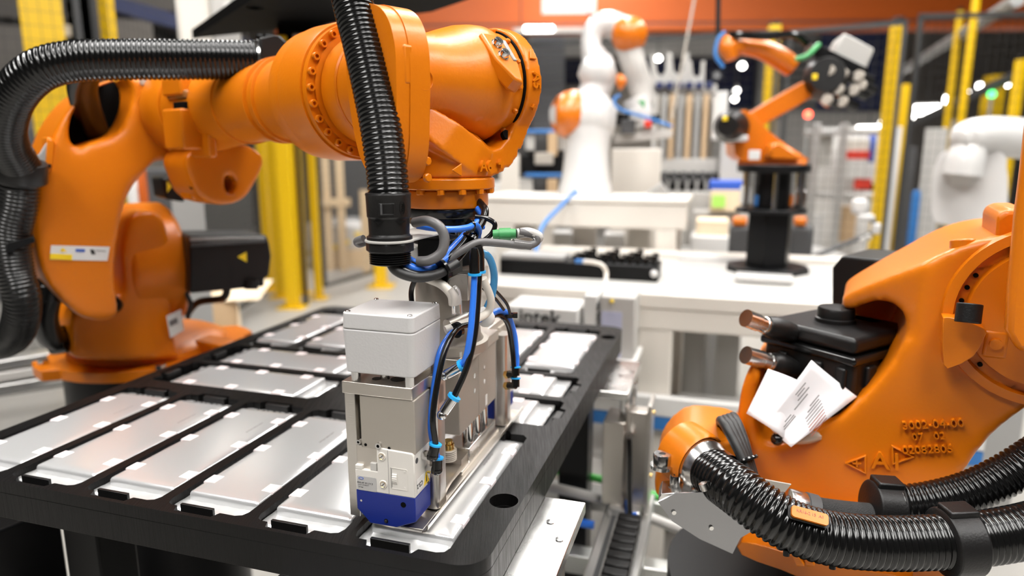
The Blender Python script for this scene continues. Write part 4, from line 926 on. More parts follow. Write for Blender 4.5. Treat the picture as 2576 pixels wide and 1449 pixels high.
# capped cup
MB().prism(smooth_poly(outline([(2366, 800), (2372, 785), (2410, 790), (2468, 812), (2466, 835), (2440, 880), (2392, 905), (2368, 900)], fr, .90), 2), -.02, .030, fr).build('buffer_cup', 'orange', r2, bevel=.006, seg=3)
MB().cyl(pd(2434, 812, .725), pd(2440, 764, .725), .0122, 28).build('buffer_cap', 'black_plastic', r2, bevel=.001)
MB().box((-.012, -.014, 0), (.012, .018, .018), fr @ Matrix.Translation((*outline([(2500, 865)], fr, .90)[0], -.005))).build('cast_lug', 'orange', r2, bevel=.004, seg=3)
MB().lathe([(.006, 0), (.006, .004)], fr @ Matrix.Translation((*outline([(2500, 858)], fr, .90)[0], .013)), 20).build('lug_plug', 'orange', r2)
# cast lettering on the front wall
WF = lambda u, v, rot=0.0, dz=-.0002: fr @ Matrix.Translation((*outline([(u, v)], fr, .90)[0], dz)) @ Matrix.Rotation(rot, 4, 'Z')
text('A1', .030, WF(2232, 1160, .12), 'orange', r2, 'embossed_lettering', depth=.0050, bold=.0003)
def arrow(u, v, flip, rot):
    s = -1 if flip else 1
    MB().prism([(-.012 * s, 0), (.012 * s, .0125), (.012 * s, -.0125)], -.0015, .0045, WF(u, v, rot), [[(-.0085 * s, 0), (.0100 * s, .0098), (.0100 * s, -.0098)]]).build('direction_arrow', 'orange', r2, bevel=.0006)
arrow(2152, 1165, False, .12); arrow(2272, 1145, True, .12)
text('+', .020, WF(2156, 1165, .12), 'orange', r2, 'embossed_lettering', depth=.0050)
text('3002-04-00', .0135, WF(2345, 1065, .25, .001), 'orange', r2, 'embossed_lettering', depth=.0050)
text('07   02', .0120, WF(2335, 1095, .25, .001), 'orange', r2, 'embossed_lettering', depth=.0050)
text('02082805', .0130, WF(2332, 1128, .25, .001), 'orange', r2, 'embossed_lettering', depth=.0050)
# base flange, left ear with bolts
bz = TZ - 0.085
bc2 = pz(2130, 1345, -.085); bc2.z = 0
# motor standing in the hollow
mf = pxf(2100, 893, .935, -.55)
def MX(lo, hi): return MB().box(lo, hi, mf)
MX((-.066, -.12, -.066), (.066, .026, .066)).build('axis_motor', 'black_plastic', r2, bevel=.010, seg=3)
MX((-.067, .026, -.067), (.067, .047, .067)).build('motor_lid', 'black_plastic', r2, bevel=.007, seg=3)
MX((-.070, .012, -.070), (.070, .024, .070)).build('motor_seam', 'black_gloss', r2, bevel=.004)
MB().lathe([(.026, 0), (.026, .006), (.0235, .007), (.0235, .018), (.022, .0205), (.0, .0215)], mf @ Matrix.Translation((-.004, .046, .0)) @ Matrix.Rotation(-math.pi / 2, 4, 'X'), 36).build('motor_dome', 'black_plastic', r2)
MX((-.012, .0455, -.058), (.030, .0470, -.034)).build('lid_label', 'yellow_sign', r2, smooth=False)
for x in (-.040, .012, .045): MX((x, -.12, .060), (x + .014, .008, .0715)).build('motor_rib', 'black_plastic', r2, bevel=.003)
for z in (-.03, .02): MX((.060, -.12, z), (.0715, .008, z + .02)).build('motor_rib', 'black_plastic', r2, bevel=.003)
MB().prism([(-.014, .011), (.014, .011), (.0, -.014)], 0, .001, mf @ Matrix.Translation((.032, -.052, .0718))).build('warning_triangle', 'yellow_sign', r2, smooth=False)
MB().prism([(-.012, .009), (.012, .009), (.0, -.012)], 0, .001, mf @ Matrix.Translation((-.0630, -.036, .010)) @ Matrix.Rotation(-math.pi / 2, 4, 'Y')).build('warning_triangle', 'yellow_sign', r2, smooth=False)
for (u0, v0, u1, v1, u2, v2) in ((1992, 838, 1928, 820, 1876, 800), (1990, 928, 1940, 912, 1876, 893)):
    p0, p1, p2 = pd(u0 + 10, v0, .915), pd(u1, v1, .90), pd(u2, v2, .885)
    MB().sweep([p0, p0.lerp(p1, .35), p0.lerp(p1, .8), p1], [.011, .0145, .0150, .0128], 18).build('motor_plug', 'black_plastic', r2)
    MB().lathe([(.0115, 0), (.0115, .005), (.0105, .006), (.0105, .016), (.0118, .017), (.0118, (p2 - p1).length)], axis_frame(p1, p2 - p1), 24).build('plug_sleeve', 'alu_bright', r2)
bm_ = pxf(2200, 740, 1.05, -.3)
MB().prism(outline([(2105, 670), (2130, 640), (2260, 652), (2330, 670), (2330, 800), (2104, 800)], bm_, 1.05), -.10, .02, bm_).build('rear_motor', 'black_plastic', r2, bevel=.012, seg=3)
# paper booklet tucked beside the motor
pf = pd(1985, 1020, .775)
c0, c1, c2_, c3 = pd(2041, 906, .860), pd(2156, 998, .850), pd(1990, 1125, .845), pd(1926, 1064, .855)
pb = thing('paper_booklet', 'folded white printed paper tucked beside the black motor of the right robot', 'paper', c2_)
def sheet(name, P, m, parent, n=10, bow=.006):
    nrm = (P[1] - P[0]).cross(P[3] - P[0]).normalized(); vs = []; fs = []
    for j in range(n + 1):
        for i in range(n + 1):
            a, b = i / n, j / n; q = P[0].lerp(P[1], a).lerp(P[3].lerp(P[2], a), b)
            vs.append(q + nrm * bow * math.sin(math.pi * a) * (0.4 + b))
    for j in range(n):
        for i in range(n): k = j * (n + 1) + i; fs.append((k, k + 1, k + n + 2, k + n + 1))
    o = MB().raw(vs, fs).build(name, m, parent); sd = o.modifiers.new('thick', 'SOLIDIFY'); sd.thickness = .0006; return o
sheet('front_sheet', [c0, c1, c2_, c3], 'paper', pb)
sheet('back_sheet', [pd(1932, 928, .875), pd(2010, 958, .873), pd(1985, 1115, .860), pd(1878, 1040, .870)], 'paper', pb, bow=-.010)
ex = (c1 - c0).normalized(); n_ = ex.cross((c3 - c0)).normalized(); n_ = n_ if n_.dot(CAM - c0) > 0 else -n_; ey = n_.cross(ex)
if ey.dot(c3 - c0) < 0: ey = -ey
LX, LY = (c1 - c0).length, (c3 - c0).length
def pline(x, y, w, h, m):                                        # printed line, running across the sheet's short way
    o = c0 + ex * (x * LX) + ey * (y * LY) + n_ * (.0012 + .0065 * math.sin(math.pi * x) * (0.4 + y) * 1.0)
    MB().box((-h / 2, 0, 0), (h / 2, w, .0002), frame(o, ex, ey, n_)).build('printed_line', m, pb, smooth=False)
for x, y, w in ((.16, .28, .020), (.20, .34, .014), (.25, .30, .022), (.30, .38, .026), (.30, .72, .012), (.34, .70, .020), (.37, .70, .022), (.46, .30, .018), (.50, .34, .022)): pline(x, y, w, .0011, 'print_grey')
for i in range(7): pline(.54 + .045 * i, .34 + .02 * i, .030, .0009, 'print_red' if i > 2 else 'print_grey')
# plastic bag under the paper
MB().sphere(pd(2005, 1098, .865), .022, 14, (1.5, .5, .45)).build('document_bag', 'bag', pb)
MB().sphere(pd(1955, 1105, .86), .008, 12).build('bag_clip', 'black_gloss', pb)
# base ring and left ear
ear = pxf(1720, 1160, .84)
MB().prism(smooth_poly(outline([(1648, 1205), (1660, 1150), (1700, 1105), (1740, 1088), (1800, 1092), (1860, 1110), (1900, 1180), (1880, 1230), (1760, 1240), (1665, 1238)], ear, .84), 3), -.10, .02, ear).build('base_ear', 'orange', r2, remesh=.004, iters=7)
for u, v, d in ((1665, 1168, .80), (1697, 1222, .79)):
    p = pd(u, v, d); s = 1.0 if v < 1200 else .55
    MB().lathe([(.0135 * s, 0), (.0135 * s, .004)], Matrix.Translation(p - EZ * .004), 28).build('washer', 'steel', r2)
    MB().lathe([(.0105 * s, 0), (.0105 * s, .012), (.0095 * s, .0135), (.004 * s, .0135), (.004 * s, .008)], Matrix.Translation(p), 24).build('anchor_bolt', 'steel', r2)
MB().prism(outline([(1870, 1290), (1930, 1270), (2380, 1290), (2420, 1330), (2420, 1420), (2200, 1440), (2020, 1410), (1870, 1350)], pxf(2150, 1350, .86), .86), -.14, .03, pxf(2150, 1350, .86)).build('base_ring', 'orange', r2, remesh=.005, iters=6)
MB().prism(smooth_poly(outline([(1868, 1352), (1960, 1375), (2100, 1412), (2250, 1436), (2300, 1470), (2100, 1470), (1960, 1420), (1868, 1385)], pxf(2100, 1410, .80), .80), 2), -.10, .01, pxf(2100, 1410, .80)).build('base_flange', 'orange', r2, bevel=.004, seg=3)
for u in (1985, 2010): MB().prism(outline([(u, 1372), (u + 14, 1376), (u + 42, 1420), (u + 20, 1420)], pxf(u + 15, 1395, .785), .785), -.01, .006, pxf(u + 15, 1395, .785)).build('base_rib', 'orange', r2, bevel=.002)
# sheet metal guard in front of the pedestal
gd = pxf(1790, 1310, .76, .35)
MB().prism(outline([(1655, 1262), (1700, 1240), (1790, 1236), (1900, 1330), (1862, 1352), (1842, 1392), (1760, 1355), (1690, 1310)], gd, .76), -.001, .001, gd).build('sheet_guard', 'guard_steel', r2)
MB().prism(outline([(1655, 1258), (1662, 1240), (1738, 1236), (1742, 1256)], pxf(1700, 1248, .775), .775), -.03, .002, pxf(1700, 1248, .775)).build('guard_clip', 'alu_bright', r2, bevel=.001)
for u, v in ((1694, 1287), (1788, 1326)): MB().lathe([(.0025, 0), (.0025, .002)], gd @ Matrix.Translation((*outline([(u, v)], gd, .76)[0], .001)), 12).build('guard_rivet', 'alu_bright', r2)
# cable inlet ring, hoses
ri = pd(1778, 1178, .795); rd = (pd(1860, 1235, .735) - pd(1772, 1172, .780)).normalized()
MB().lathe([(.0375, -.045), (.0375, -.012), (.0360, -.008), (.0335, -.010), (.0335, -.040)], axis_frame(ri, rd), 40).build('inlet_collar', 'orange', r2)
MB().lathe([(.0300, -.020), (.0325, -.018), (.0325, .000), (.0300, .004), (.0285, .020)], axis_frame(ri, rd), 44).build('inlet_ring', 'alu_bright', r2)
MB().lathe([(.0288, .012), (.0300, .012), (.0300, .024), (.0288, .024)], axis_frame(ri, rd), 44).build('band_clamp', 'steel', r2)
MB().cyl(pd(1768, 1215, .735), pd(1775, 1232, .735), .005, 12).build('band_screw', 'steel', r2)
hose([(1788, 1187, .780), (1850, 1230, .735), (1920, 1282, .712), (2000, 1328, .700), (2100, 1356, .695), (2220, 1366, .695), (2340, 1364, .695), (2470, 1354, .695), (2600, 1330, .70), (2720, 1290, .72), (2900, 1210, .80), (3050, 1110, .95), (3120, 1030, 1.15)], .0272, par=r2, pitch=.0064, dep=.0018)
hose([(2235, 1272, .765), (2330, 1264, .755), (2430, 1240, .75), (2520, 1200, .745), (2620, 1140, .74), (2720, 1075, .76), (2880, 1000, .85), (3020, 960, 1.0), (3080, 940, 1.2)], .0222, par=r2, pitch=.0062, dep=.0018)
MB().tube([pd(1980, 1262, .775), pd(2040, 1280, .77), pd(2120, 1292, .768), pd(2200, 1300, .765)], .0145, 20).build('braided_sleeve', 'braid', r2)
MB().lathe([(.0165, -.010), (.0172, -.008), (.0172, .008), (.0165, .010)], axis_frame(pd(2000, 1272, .765), pd(2060, 1284, .77) - pd(1990, 1265, .77)), 32).build('sleeve_band', 'alu_bright', r2)
MB().lathe([(.0185, -.006), (.0188, .006)], axis_frame(pd(2035, 1283, .765), pd(2060, 1288, .77) - pd(1990, 1268, .77)), 32).build('sleeve_gland', 'dark_grey', r2)
def collar(u, v, d, ax, r, w):
    MB().lathe([(r - .003, -w), (r, -w + .002), (r, w - .002), (r - .003, w)], axis_frame(pd(u, v, d), ax), 44).build('hose_collar', 'black_plastic', r2, bevel=.001)
    MB().box((-.012, r - .004, -w * .9), (.012, r + .004, w * .9), axis_frame(pd(u, v, d), ax)).build('collar_latch', 'black_plastic', r2, bevel=.002)
collar(2222, 1274, .768, V((1, -.05, -.05)), .0290, .016); collar(2405, 1362, .695, V((1, 0, .06)), .0345, .016)
MB().lathe([(.0276, -.003), (.0276, .003)], axis_frame(pd(2372, 1363, .695), V((1, 0, .05))), 40, math.radians(30), math.radians(75)).build('white_mark', 'label_white', r2)
# orange name tag on the hose
tg = frame(pd(2037, 1296, .682) , (pd(2080, 1308, .682) - pd(1995, 1286, .688)).normalized(), V((0, 0, 1)), V((0, -1, 0)))
xx = (pd(2082, 1309, .680) - pd(1994, 1285, .684)).normalized(); zz = (CAM - pd(2037, 1296, .68) + EZ * .45).normalized(); yy = zz.cross(xx).normalized(); zz = xx.cross(yy)
tg = frame(pd(2037, 1297, .672), xx, yy, zz)
MB().prism(rrect(-.0178, -.0058, .0178, .0058, .003), -.002, .0012, tg).build('hose_tag', 'orange_smooth', r2, bevel=.0008)
text('KR16-2 15  A1', .0044, tg @ Matrix.Translation((0, .0012, .0013)), 'print_red', r2, depth=.0002)
MB().prism(rrect(-.020, -.0070, .020, .0070, .003), -.004, -.0022, tg).build('tag_holder', 'black_plastic', r2)
for u, v in ((1978, 1392), (2094, 1425)): MB().cyl(pd(u, v - 8, .69), pd(u, v + 6, .69), .0032, 10).build('tie_tail', 'black_plastic', r2)
# bundle of black cables
for i in range(4):
    MB().tube([pd(1815 + i * 8, 1085, .90 + i * .004), pd(1812 + i * 10, 1058 - i * 3, .83 + i * .004), pd(1822 + i * 10, 1068 - i * 3, .79 + i * .004), pd(1846 + i * 8, 1110 - i * 2, .775 + i * .004), pd(1872 + i * 5, 1165, .765 + i * .004), pd(1888 + i * 4, 1210, .76 + i * .004)], .0055, 12).build('cable_bundle', 'rubber', r2)
MB().lathe([(.0140, -.002), (.0150, 0), (.0140, .002)], axis_frame(pd(1875, 1158, .768), pd(1890, 1200, .76) - pd(1850, 1110, .775)), 24).build('bundle_tie', 'black_gloss', r2)
MB().prism(outline([(1905, 1222), (1925, 1206), (1990, 1218), (1958, 1258)], pxf(1945, 1230, .775), .775), -.001, .001, pxf(1945, 1230, .775)).build('plate_tab', 'taupe', r2)
pd2 = MB().lathe([(.185, .012), (.185, TZ - .20)], Matrix.Translation((bc2.x, bc2.y + .09, 0)), 56).build('robot_pedestal', 'black_paint')
tag(pd2, 'black round pedestal under the robot in the right foreground', 'pedestal'); WLOC[pd2.name] = V((bc2.x, bc2.y + .09, .4))
MB().lathe([(.20, 0), (.20, .012)], Matrix.Translation((bc2.x, bc2.y + .09, 0)), 48).build('pedestal_foot', 'black_paint', pd2)

sub(r2, {'shoulder_bolt': 'shoulder_disc', 'lug_plug': 'cast_lug', 'buffer_cap': 'buffer_cup', 'embossed_lettering': 'rotating_column', 'direction_arrow': 'rotating_column', 'stop_boss': 'rotating_column', 'column_ear': 'rotating_column', 'motor_lid': 'axis_motor', 'motor_seam': 'axis_motor',
    'motor_dome': 'axis_motor', 'lid_label': 'axis_motor', 'motor_rib': 'axis_motor', 'warning_triangle': 'axis_motor', 'plug_sleeve': 'motor_plug', 'washer': 'base_ear', 'anchor_bolt': 'base_ear', 'base_rib': 'base_flange', 'guard_clip': 'sheet_guard', 'guard_rivet': 'sheet_guard',
    'inlet_ring': 'inlet_collar', 'band_clamp': 'inlet_collar', 'band_screw': 'inlet_collar', 'sleeve_band': 'braided_sleeve', 'sleeve_gland': 'braided_sleeve', 'collar_latch': 'hose_collar', 'lettering': 'hose_tag', 'tag_holder': 'hose_tag', 'bundle_tie': 'cable_bundle'})
sub(pb, {'printed_line': 'front_sheet', 'bag_clip': 'document_bag'})

# ================================================================== benches and machines behind the tray
def PB(name, m, parent, u0, v0, u1, v1, d, th, turn=0.0, bevel=.004, zb=None, **k):
    """box whose near face spans the photo rectangle at depth d, th deep"""
    f = pxf((u0 + u1) / 2, (v0 + v1) / 2, d, turn); s = d / FPX
    w, h = (u1 - u0) * s / 2, (v1 - v0) * s / 2
    lo = -h if zb is None else zb - f.translation.z                # zb: level the box stands on
    return MB().box((-w, lo, -th), (w, h, 0), f).build(name, m, parent, bevel=bevel, **k)
def PP(name, m, parent, pts, d, z0, z1, turn=0.0, bevel=.003, sm=0, **k):
    u = sum(p[0] for p in pts) / len(pts); v = sum(p[1] for p in pts) / len(pts); f = pxf(u, v, d, turn)
    o = outline(pts, f, d); o = smooth_poly(o, sm) if sm else o
    return MB().prism(o, z0, z1, f).build(name, m, parent, bevel=bevel, **k)
def PS(name, m, parent, chain, n=20):
    """limb swept through (u, v, depth, radius in photo pixels)"""
    P = spline([pd(u, v, d) for u, v, d, r in chain], 8); R_ = spline([V((r * d / FPX, 0, 0)) for u, v, d, r in chain], 8)
    return MB().sweep(P, [max(.001, q.x) for q in R_], n).build(name, m, parent, angle=70)
# --- cream workbench across the back (tray frame)
wb = thing('workbench', 'cream steel workbench with grey top behind the tray, robot on black column standing on it', 'workbench', TF @ V((-.1, 2.0, -TZ)))
TB((-.62, 1.73, -.004), (.40, 2.36, .012)).build('bench_top', 'grey_light', wb, bevel=.002)
TB((-.62, 1.722, -.022), (.40, 1.76, .0135)).build('bench_edge', 'cream', wb, bevel=.002)
TB((-.62, 1.725, -.080), (.40, 1.80, -.0225)).build('front_beam', 'cream', wb, bevel=.004)
TB((-.62, 2.28, -.080), (.40, 2.355, -.005)).build('rear_beam', 'cream', wb, bevel=.004)
TB((-.62, 2.358, -.06), (.72, 2.44, .03)).build('rear_beam', 'cream', wb, bevel=.004)
for b_ in (-.54, -.145, .30):
    TB((b_ - .042, 1.727, -.95), (b_ + .042, 1.80, -.080)).build('leg', 'cream', wb, bevel=.004)
    TB((b_ - .042, 2.28, -.95), (b_ + .042, 2.355, -.080)).build('leg', 'cream', wb, bevel=.004)
TB((-.62, 1.70, -.302), (.60, 1.726, -.250)).build('lower_rail', 'white_paint', wb, bevel=.003)
TB((-.62, 1.702, -.340), (.60, 1.724, -.303)).build('blue_rail', 'rail_blue', wb, bevel=.003)
TB((-.62, 1.75, -.46), (.40, 2.30, -.44)).build('lower_shelf', 'grey_light', wb, bevel=.003)
TB((-.60, 1.56, -.137), (-.175, 1.724, -.125)).build('side_shelf', 'white_paint', wb, bevel=.002)
# stand under the white arm
sh = thing('robot_stand', 'cream beam stand carrying the white jointed arm behind the workbench', 'stand', TF @ V((-.4, 2.5, -TZ)))
TB((-.88, 2.44, .188), (-.112, 2.80, .204)).build('stand_top', 'cream', sh, bevel=.003)
TB((-.88, 2.445, .100), (-.114, 2.52, .187)).build('stand_beam', 'cream', sh, bevel=.004)
for b_ in (-.184, -.78):
    TB((b_ - .036, 2.447, -.95), (b_ + .036, 2.515, .100)).build('leg', 'cream', sh, bevel=.004); TB((b_ - .036, 2.72, -.95), (b_ + .036, 2.79, .188)).build('leg', 'cream', sh, bevel=.004)
# black fixture with rows of knobs on the bench
fx = thing('component_fixture', 'long black fixture with rows of black knobs lying on the workbench', 'fixture', TF @ V((-.4, 2.0, 0)))
TB((-.62, 1.90, .012), (-.160, 2.02, .056)).build('fixture_bar', 'black_paint', fx, bevel=.003)
TB((-.62, 1.905, .056), (-.43, 2.01, .070)).build('grey_plate', 'grey_paint', fx, bevel=.002)
for i in range(11):
    for j in range(2):
        p = TF @ V((-.400 + i * .0225, 1.935 + j * .05, .056)); h = .018 + .008 * ((i * 7 + j * 3) % 3)
        MB().lathe([(.0085, 0), (.0085, h * .55), (.0105, h * .6), (.0095, h)], Matrix.Translation(p), 12).build('knob', 'black_gloss', fx)
MB().sphere(TF @ V((-.170, 1.896, .036)), .011, 12).build('end_knob', 'white_gloss', fx)
MB().tube([pd(1455, 657, 1.86), pd(1490, 660, 1.84), pd(1515, 668, 1.83), pd(1525, 690, 1.83), pd(1518, 730, 1.80)], .006, 8).build('white_lead', 'white_cable', fx)
MB().cyl(pd(1448, 657, 1.86), pd(1475, 658, 1.85), .006, 10).build('blue_plug', 'rail_blue', fx)
# control boxes on the side shelf
bx = thing('control_box', 'white control box with black lettering under the workbench edge', 'control box', TF @ V((-.44, 1.64, -.138)))
TB((-.500, 1.585, -.125), (-.318, 1.715, -.008)).build('box_body', 'white_paint', bx, bevel=.004)
text('intek', .052, FACE(-.415, 1.5842, -.034), 'print_black', bx, depth=.0006, bold=.0012)
MB().lathe([(.006, 0), (.006, .002)], AX_A(-.484, 1.585, -.022), 14).build('box_button', 'grey_light', bx)
dv = thing('interface_module', 'light grey fieldbus module with lilac front panel beside the white control box', 'module', TF @ V((-.26, 1.64, -.138)))
TB((-.308, 1.60, -.125), (-.275, 1.70, .026)).build('power_unit', 'white_paint', dv, bevel=.003)
TB((-.268, 1.60, -.125), (-.184, 1.70, .026)).build('module_body', 'grey_light', dv, bevel=.003)
TB((-.264, 1.598, -.122), (-.214, 1.60, -.010)).build('lilac_panel', mat('lilac', (.45, .46, .60), .5), dv, smooth=False)
for i in range(4): TB((-.2745, 1.597, -.085 + i * .026), (-.2685, 1.603, -.068 + i * .026)).build('terminal', 'dark_grey', dv)
MB().sphere(TF @ V((-.240, 1.598, .016)), .005, 10).build('status_lamp', 'yellow_sign', dv)
# --- white jointed arm with orange caps
wr = thing('collaborative_robot', 'white rounded robot arm with orange joint caps standing on the cream beam stand', 'robot', pd(1470, 505, 2.68))
D = 2.68
PS('arm_base', 'white_gloss', wr, [(1472, 512, D, 74), (1472, 490, D, 70), (1474, 440, D, 60), (1476, 380, D, 56), (1478, 330, D, 62)])
PS('lower_joint', 'white_gloss', wr, [(1424, 290, D - .03, 48), (1440, 290, D, 62), (1480, 296, D, 70), (1515, 300, D, 62), (1545, 302, D, 38)], 28)
PS('lower_link', 'white_gloss', wr, [(1480, 292, D, 62), (1486, 262, D, 48), (1494, 236, D, 40), (1504, 205, D, 42), (1512, 180, D, 44)])
PS('middle_joint', 'white_gloss', wr, [(1462, 205, D, 20), (1486, 192, D - .01, 42), (1520, 176, D - .02, 46), (1546, 166, D - .03, 30)], 24)
PS('upper_link', 'white_gloss', wr, [(1508, 176, D, 44), (1496, 146, D, 34), (1487, 118, D, 26), (1490, 88, D, 27), (1508, 66, D, 31), (1536, 62, D, 33), (1566, 76, D, 36)])
PS('elbow_link', 'grey_light', wr, [(1574, 84, D, 36), (1584, 128, D, 33), (1596, 170, D, 31), (1610, 214, D + .02, 31), (1618, 262, D + .02, 26)])
for chain, nm in (([(1398, 290, D - .05, 18), (1410, 290, D - .05, 46), (1428, 290, D - .03, 58), (1440, 290, D - .01, 62)], 'orange_cap'), ([(1545, 90, D - .06, 12), (1560, 88, D - .05, 36), (1578, 88, D - .03, 44), (1592, 90, D, 42), (1602, 96, D + .02, 20)], 'orange_cap'), ([(1556, 188, D - .07, 6), (1562, 205, D - .07, 14), (1560, 225, D - .07, 4)], 'orange_accent')):
    PS(nm, 'orange_far', wr, chain, 24)
PS('wrist', 'white_gloss', wr, [(1600, 250, D, 34), (1612, 290, D, 30), (1614, 315, D, 24)])
MB().tube([pd(1560, 240, D - .1), pd(1545, 250, D - .1), pd(1560, 275, D - .1), pd(1640, 300, D - .1), pd(1690, 318, D - .1)], .006, 8).build('blue_cable', 'rail_blue', wr)
MB().tube([pd(1450, 480, D - .12), pd(1410, 520, 2.4), pd(1365, 570, 2.2), pd(1345, 640, 2.1)], .0075, 8).build('blue_cable', 'rail_blue', wr)
for u, v, m, s in ((1566, 300, 'black_gloss', 16), (1600, 290, 'grey_light', 14), (1630, 312, 'red', 9), (1580, 318, 'dark_grey', 18), (1650, 300, 'black_gloss', 12), (1612, 262, 'green', 10)):
    PB('tool_valve', m, wr, u - s, v - s, u + s, v + s, D - .05, .05)
PP('tool_plate', 'grey_light', wr, [(1540, 335), (1690, 325), (1692, 345), (1545, 358)], D - .02, -.1, 0)
# cabinet and fixtures behind the white arm
cb = thing('machine_cabinet', 'cream low cabinet behind the white jointed arm', 'cabinet', pd(1590, 500, 3.1))
PB('cabinet_body', 'cream', cb, 1535, 378, 1655, 760, 3.1, .4, zb=0); PB('cabinet_window', 'beam_orange', cb, 1552, 436, 1582, 474, 3.095, .02); PB('cabinet_column', 'white_paint', cb, 1586, 388, 1612, 500, 3.09, .02)
cq = thing('test_fixture', 'grey and black test fixtures stacked left of the white jointed arm', 'fixture', pd(1360, 480, 3.3))
PB('fixture_tower', 'cream', cq, 1258, 390, 1306, 500, 3.2, .2, zb=0); PB('fixture_table', 'cream', cq, 1296, 494, 1430, 506, 3.2, .3); PB('fixture_leg', 'cream', cq, 1330, 506, 1400, 520, 3.3, .1, zb=0)
for k_, (u0, v0, u1, v1, m) in enumerate(((1312, 330, 1428, 392, 'dark_grey'), (1322, 334, 1345, 378, 'grey_light'), (1378, 332, 1402, 392, 'cardboard'), (1404, 336, 1426, 378, 'grey_light'), (1310, 392, 1428, 440, 'black_paint'), (1345, 384, 1392, 414, 'taupe'), (1298, 440, 1420, 494, 'dark_grey'), (1300, 450, 1340, 492, 'grey_light'), (1376, 452, 1402, 490, 'cardboard'))):
    PB('fixture_block', m, cq, u0, v0, u1, v1, 3.3 - .02 * (k_ % 3) - (.05 if m != 'dark_grey' and m != 'black_paint' else 0), .12)
for v in (326, 436): PB('blue_strip', 'rail_blue', cq, 1320, v, 1424, v + 9, 3.2, .02)
tag(PP('keyboard_lectern', 'grey_paint', None, [(1612, 498), (1665, 462), (1690, 500)], 2.7, -.2, 0), 'grey wedge shaped panel on the cream stand beside the white arm', 'panel')
# --- orange robot on a black column, on the bench
D = 2.15
bkp = thing('column_stand', 'black hexagonal column stand with round plates on the workbench', 'stand', pz(1928, 682, .012))
base = pz(1928, 680, .012)
def BC(z0, z1, r, n, nm, m, dx=0, dy=0): return MB().lathe([(r, z0), (r, z1)], Matrix.Translation(base + V((dx, dy, 0))), n).build(nm, m, bkp, bevel=.003)
BC(0, .016, .122, 10, 'foot_plate', 'black_paint'); BC(.016, .178, .066, 6, 'column', 'black_paint'); BC(.178, .190, .102, 24, 'middle_plate', 'black_paint'); BC(.190, .300, .052, 12, 'core', 'black_paint'); BC(.296, .318, .104, 24, 'top_plate', 'black_paint')
for a in range(0, 360, 60): BC(.190, .297, .007, 10, 'spacer_rod', 'steel', .088 * math.cos(math.radians(a + 15)), .088 * math.sin(math.radians(a + 15)))
for u, v, m, s in ((1876, 490, 'white_paint', 14), (1906, 505, 'rail_blue', 9), (1945, 480, 'grey_light', 8), (1958, 480, 'steel', 8), (1972, 480, 'steel', 8), (1940, 512, 'green_cable', 8), (1985, 505, 'orange_far', 9), (2015, 500, 'steel', 13), (1955, 515, 'yellow_sign', 7)):
    PB('valve', m, bkp, u - s, v - s * 1.6, u + s, v + s * 1.6, D - .12, .03)
PB('bottle_valve', 'orange_far', bkp, 1910, 424, 1926, 458, D - .13, .03)
r3 = thing('industrial_robot', 'small orange robot arm on the black column stand, raising a tool with a grey box', 'robot', base + V((0, 0, .318)))
PB('base_plate', 'orange_far', r3, 1858, 402, 2022, 424, D, .2, bevel=.01)
PP('base_body', 'orange_far', r3, [(1862, 404), (1842, 350), (1822, 318), (1850, 286), (1880, 280), (1930, 330), (1980, 368), (2016, 392), (2020, 406)], D, -.14, .02, .2, bevel=.012, sm=3)
PP('base_wedge', 'orange_far', r3, [(1925, 398), (1932, 362), (1962, 358), (2010, 388), (2020, 402)], D - .06, -.05, .03, .2, bevel=.01)
PB('base_label', 'label_white', r3, 1884, 378, 1912, 402, D - .09, .002, .2)
PB('base_band', 'white_paint', r3, 1832, 340, 1882, 356, D - .06, .05, .2)
MB().lathe([(.05, -.06), (.052, 0), (.03, .06)], axis_frame(pd(1838, 318, D - .04), V((-.5, -1, 0))), 24).build('shoulder_motor', 'black_plastic', r3)
PB('motor_mark', 'yellow_sign', r3, 1818, 292, 1830, 304, D - .11, .003)
PP('link_arm', 'orange_far', r3, [(1868, 300), (1890, 282), (2020, 205), (2050, 200), (2062, 230), (1930, 308), (1890, 325)], D, -.07, .02, .2, bevel=.012, sm=2)
PP('elbow', 'orange_far', r3, [(2030, 200), (2048, 176), (2080, 190), (2110, 222), (2096, 268), (2070, 250), (2040, 232)], D - .01, -.07, .03, .2, bevel=.012, sm=3)
PS('forearm', 'orange_far', r3, [(1992, 168, D, 26), (1960, 146, D - .01, 27), (1915, 124, D - .02, 24), (1870, 116, D - .03, 22), (1845, 118, D - .04, 26), (1822, 120, D - .05, 22)])
PS('wrist', 'orange_far', r3, [(1840, 150, D - .05, 16), (1832, 120, D - .05, 24), (1836, 92, D - .05, 16)])
MB().lathe([(.06, -.06), (.065, 0), (.05, .05)], axis_frame(pd(2075, 196, D - .05), V((-.3, -1, .1))), 24).build('elbow_motor', 'black_plastic', r3)
PB('motor_mark', 'yellow_sign', r3, 2044, 186, 2056, 200, D - .12, .003)
PP('head_box', 'grey_light', r3, [(2094, 130), (2118, 86), (2194, 126), (2172, 182), (2094, 144)], D - .02, -.12, .03, .2, bevel=.006)
PP('head_plate', 'black_paint', r3, [(2040, 110), (2180, 178), (2170, 200), (2030, 140)], D - .03, -.10, .04, .2)
for i, (u, v) in enumerate(((2118, 192), (2150, 200), (2190, 205), (2140, 238), (2178, 240), (2112, 264), (2150, 268), (2196, 228))):
    q = pd(u, v, D - .06); MB().cyl(q, q + V((-.05, -.03, .012)), .016, 14).build('rear_motor', 'black_plastic', r3)
    MB().cyl(q + V((-.05, -.03, .012)), q + V((-.058, -.035, .014)), .0165, 14).build('motor_ring', 'taupe', r3)
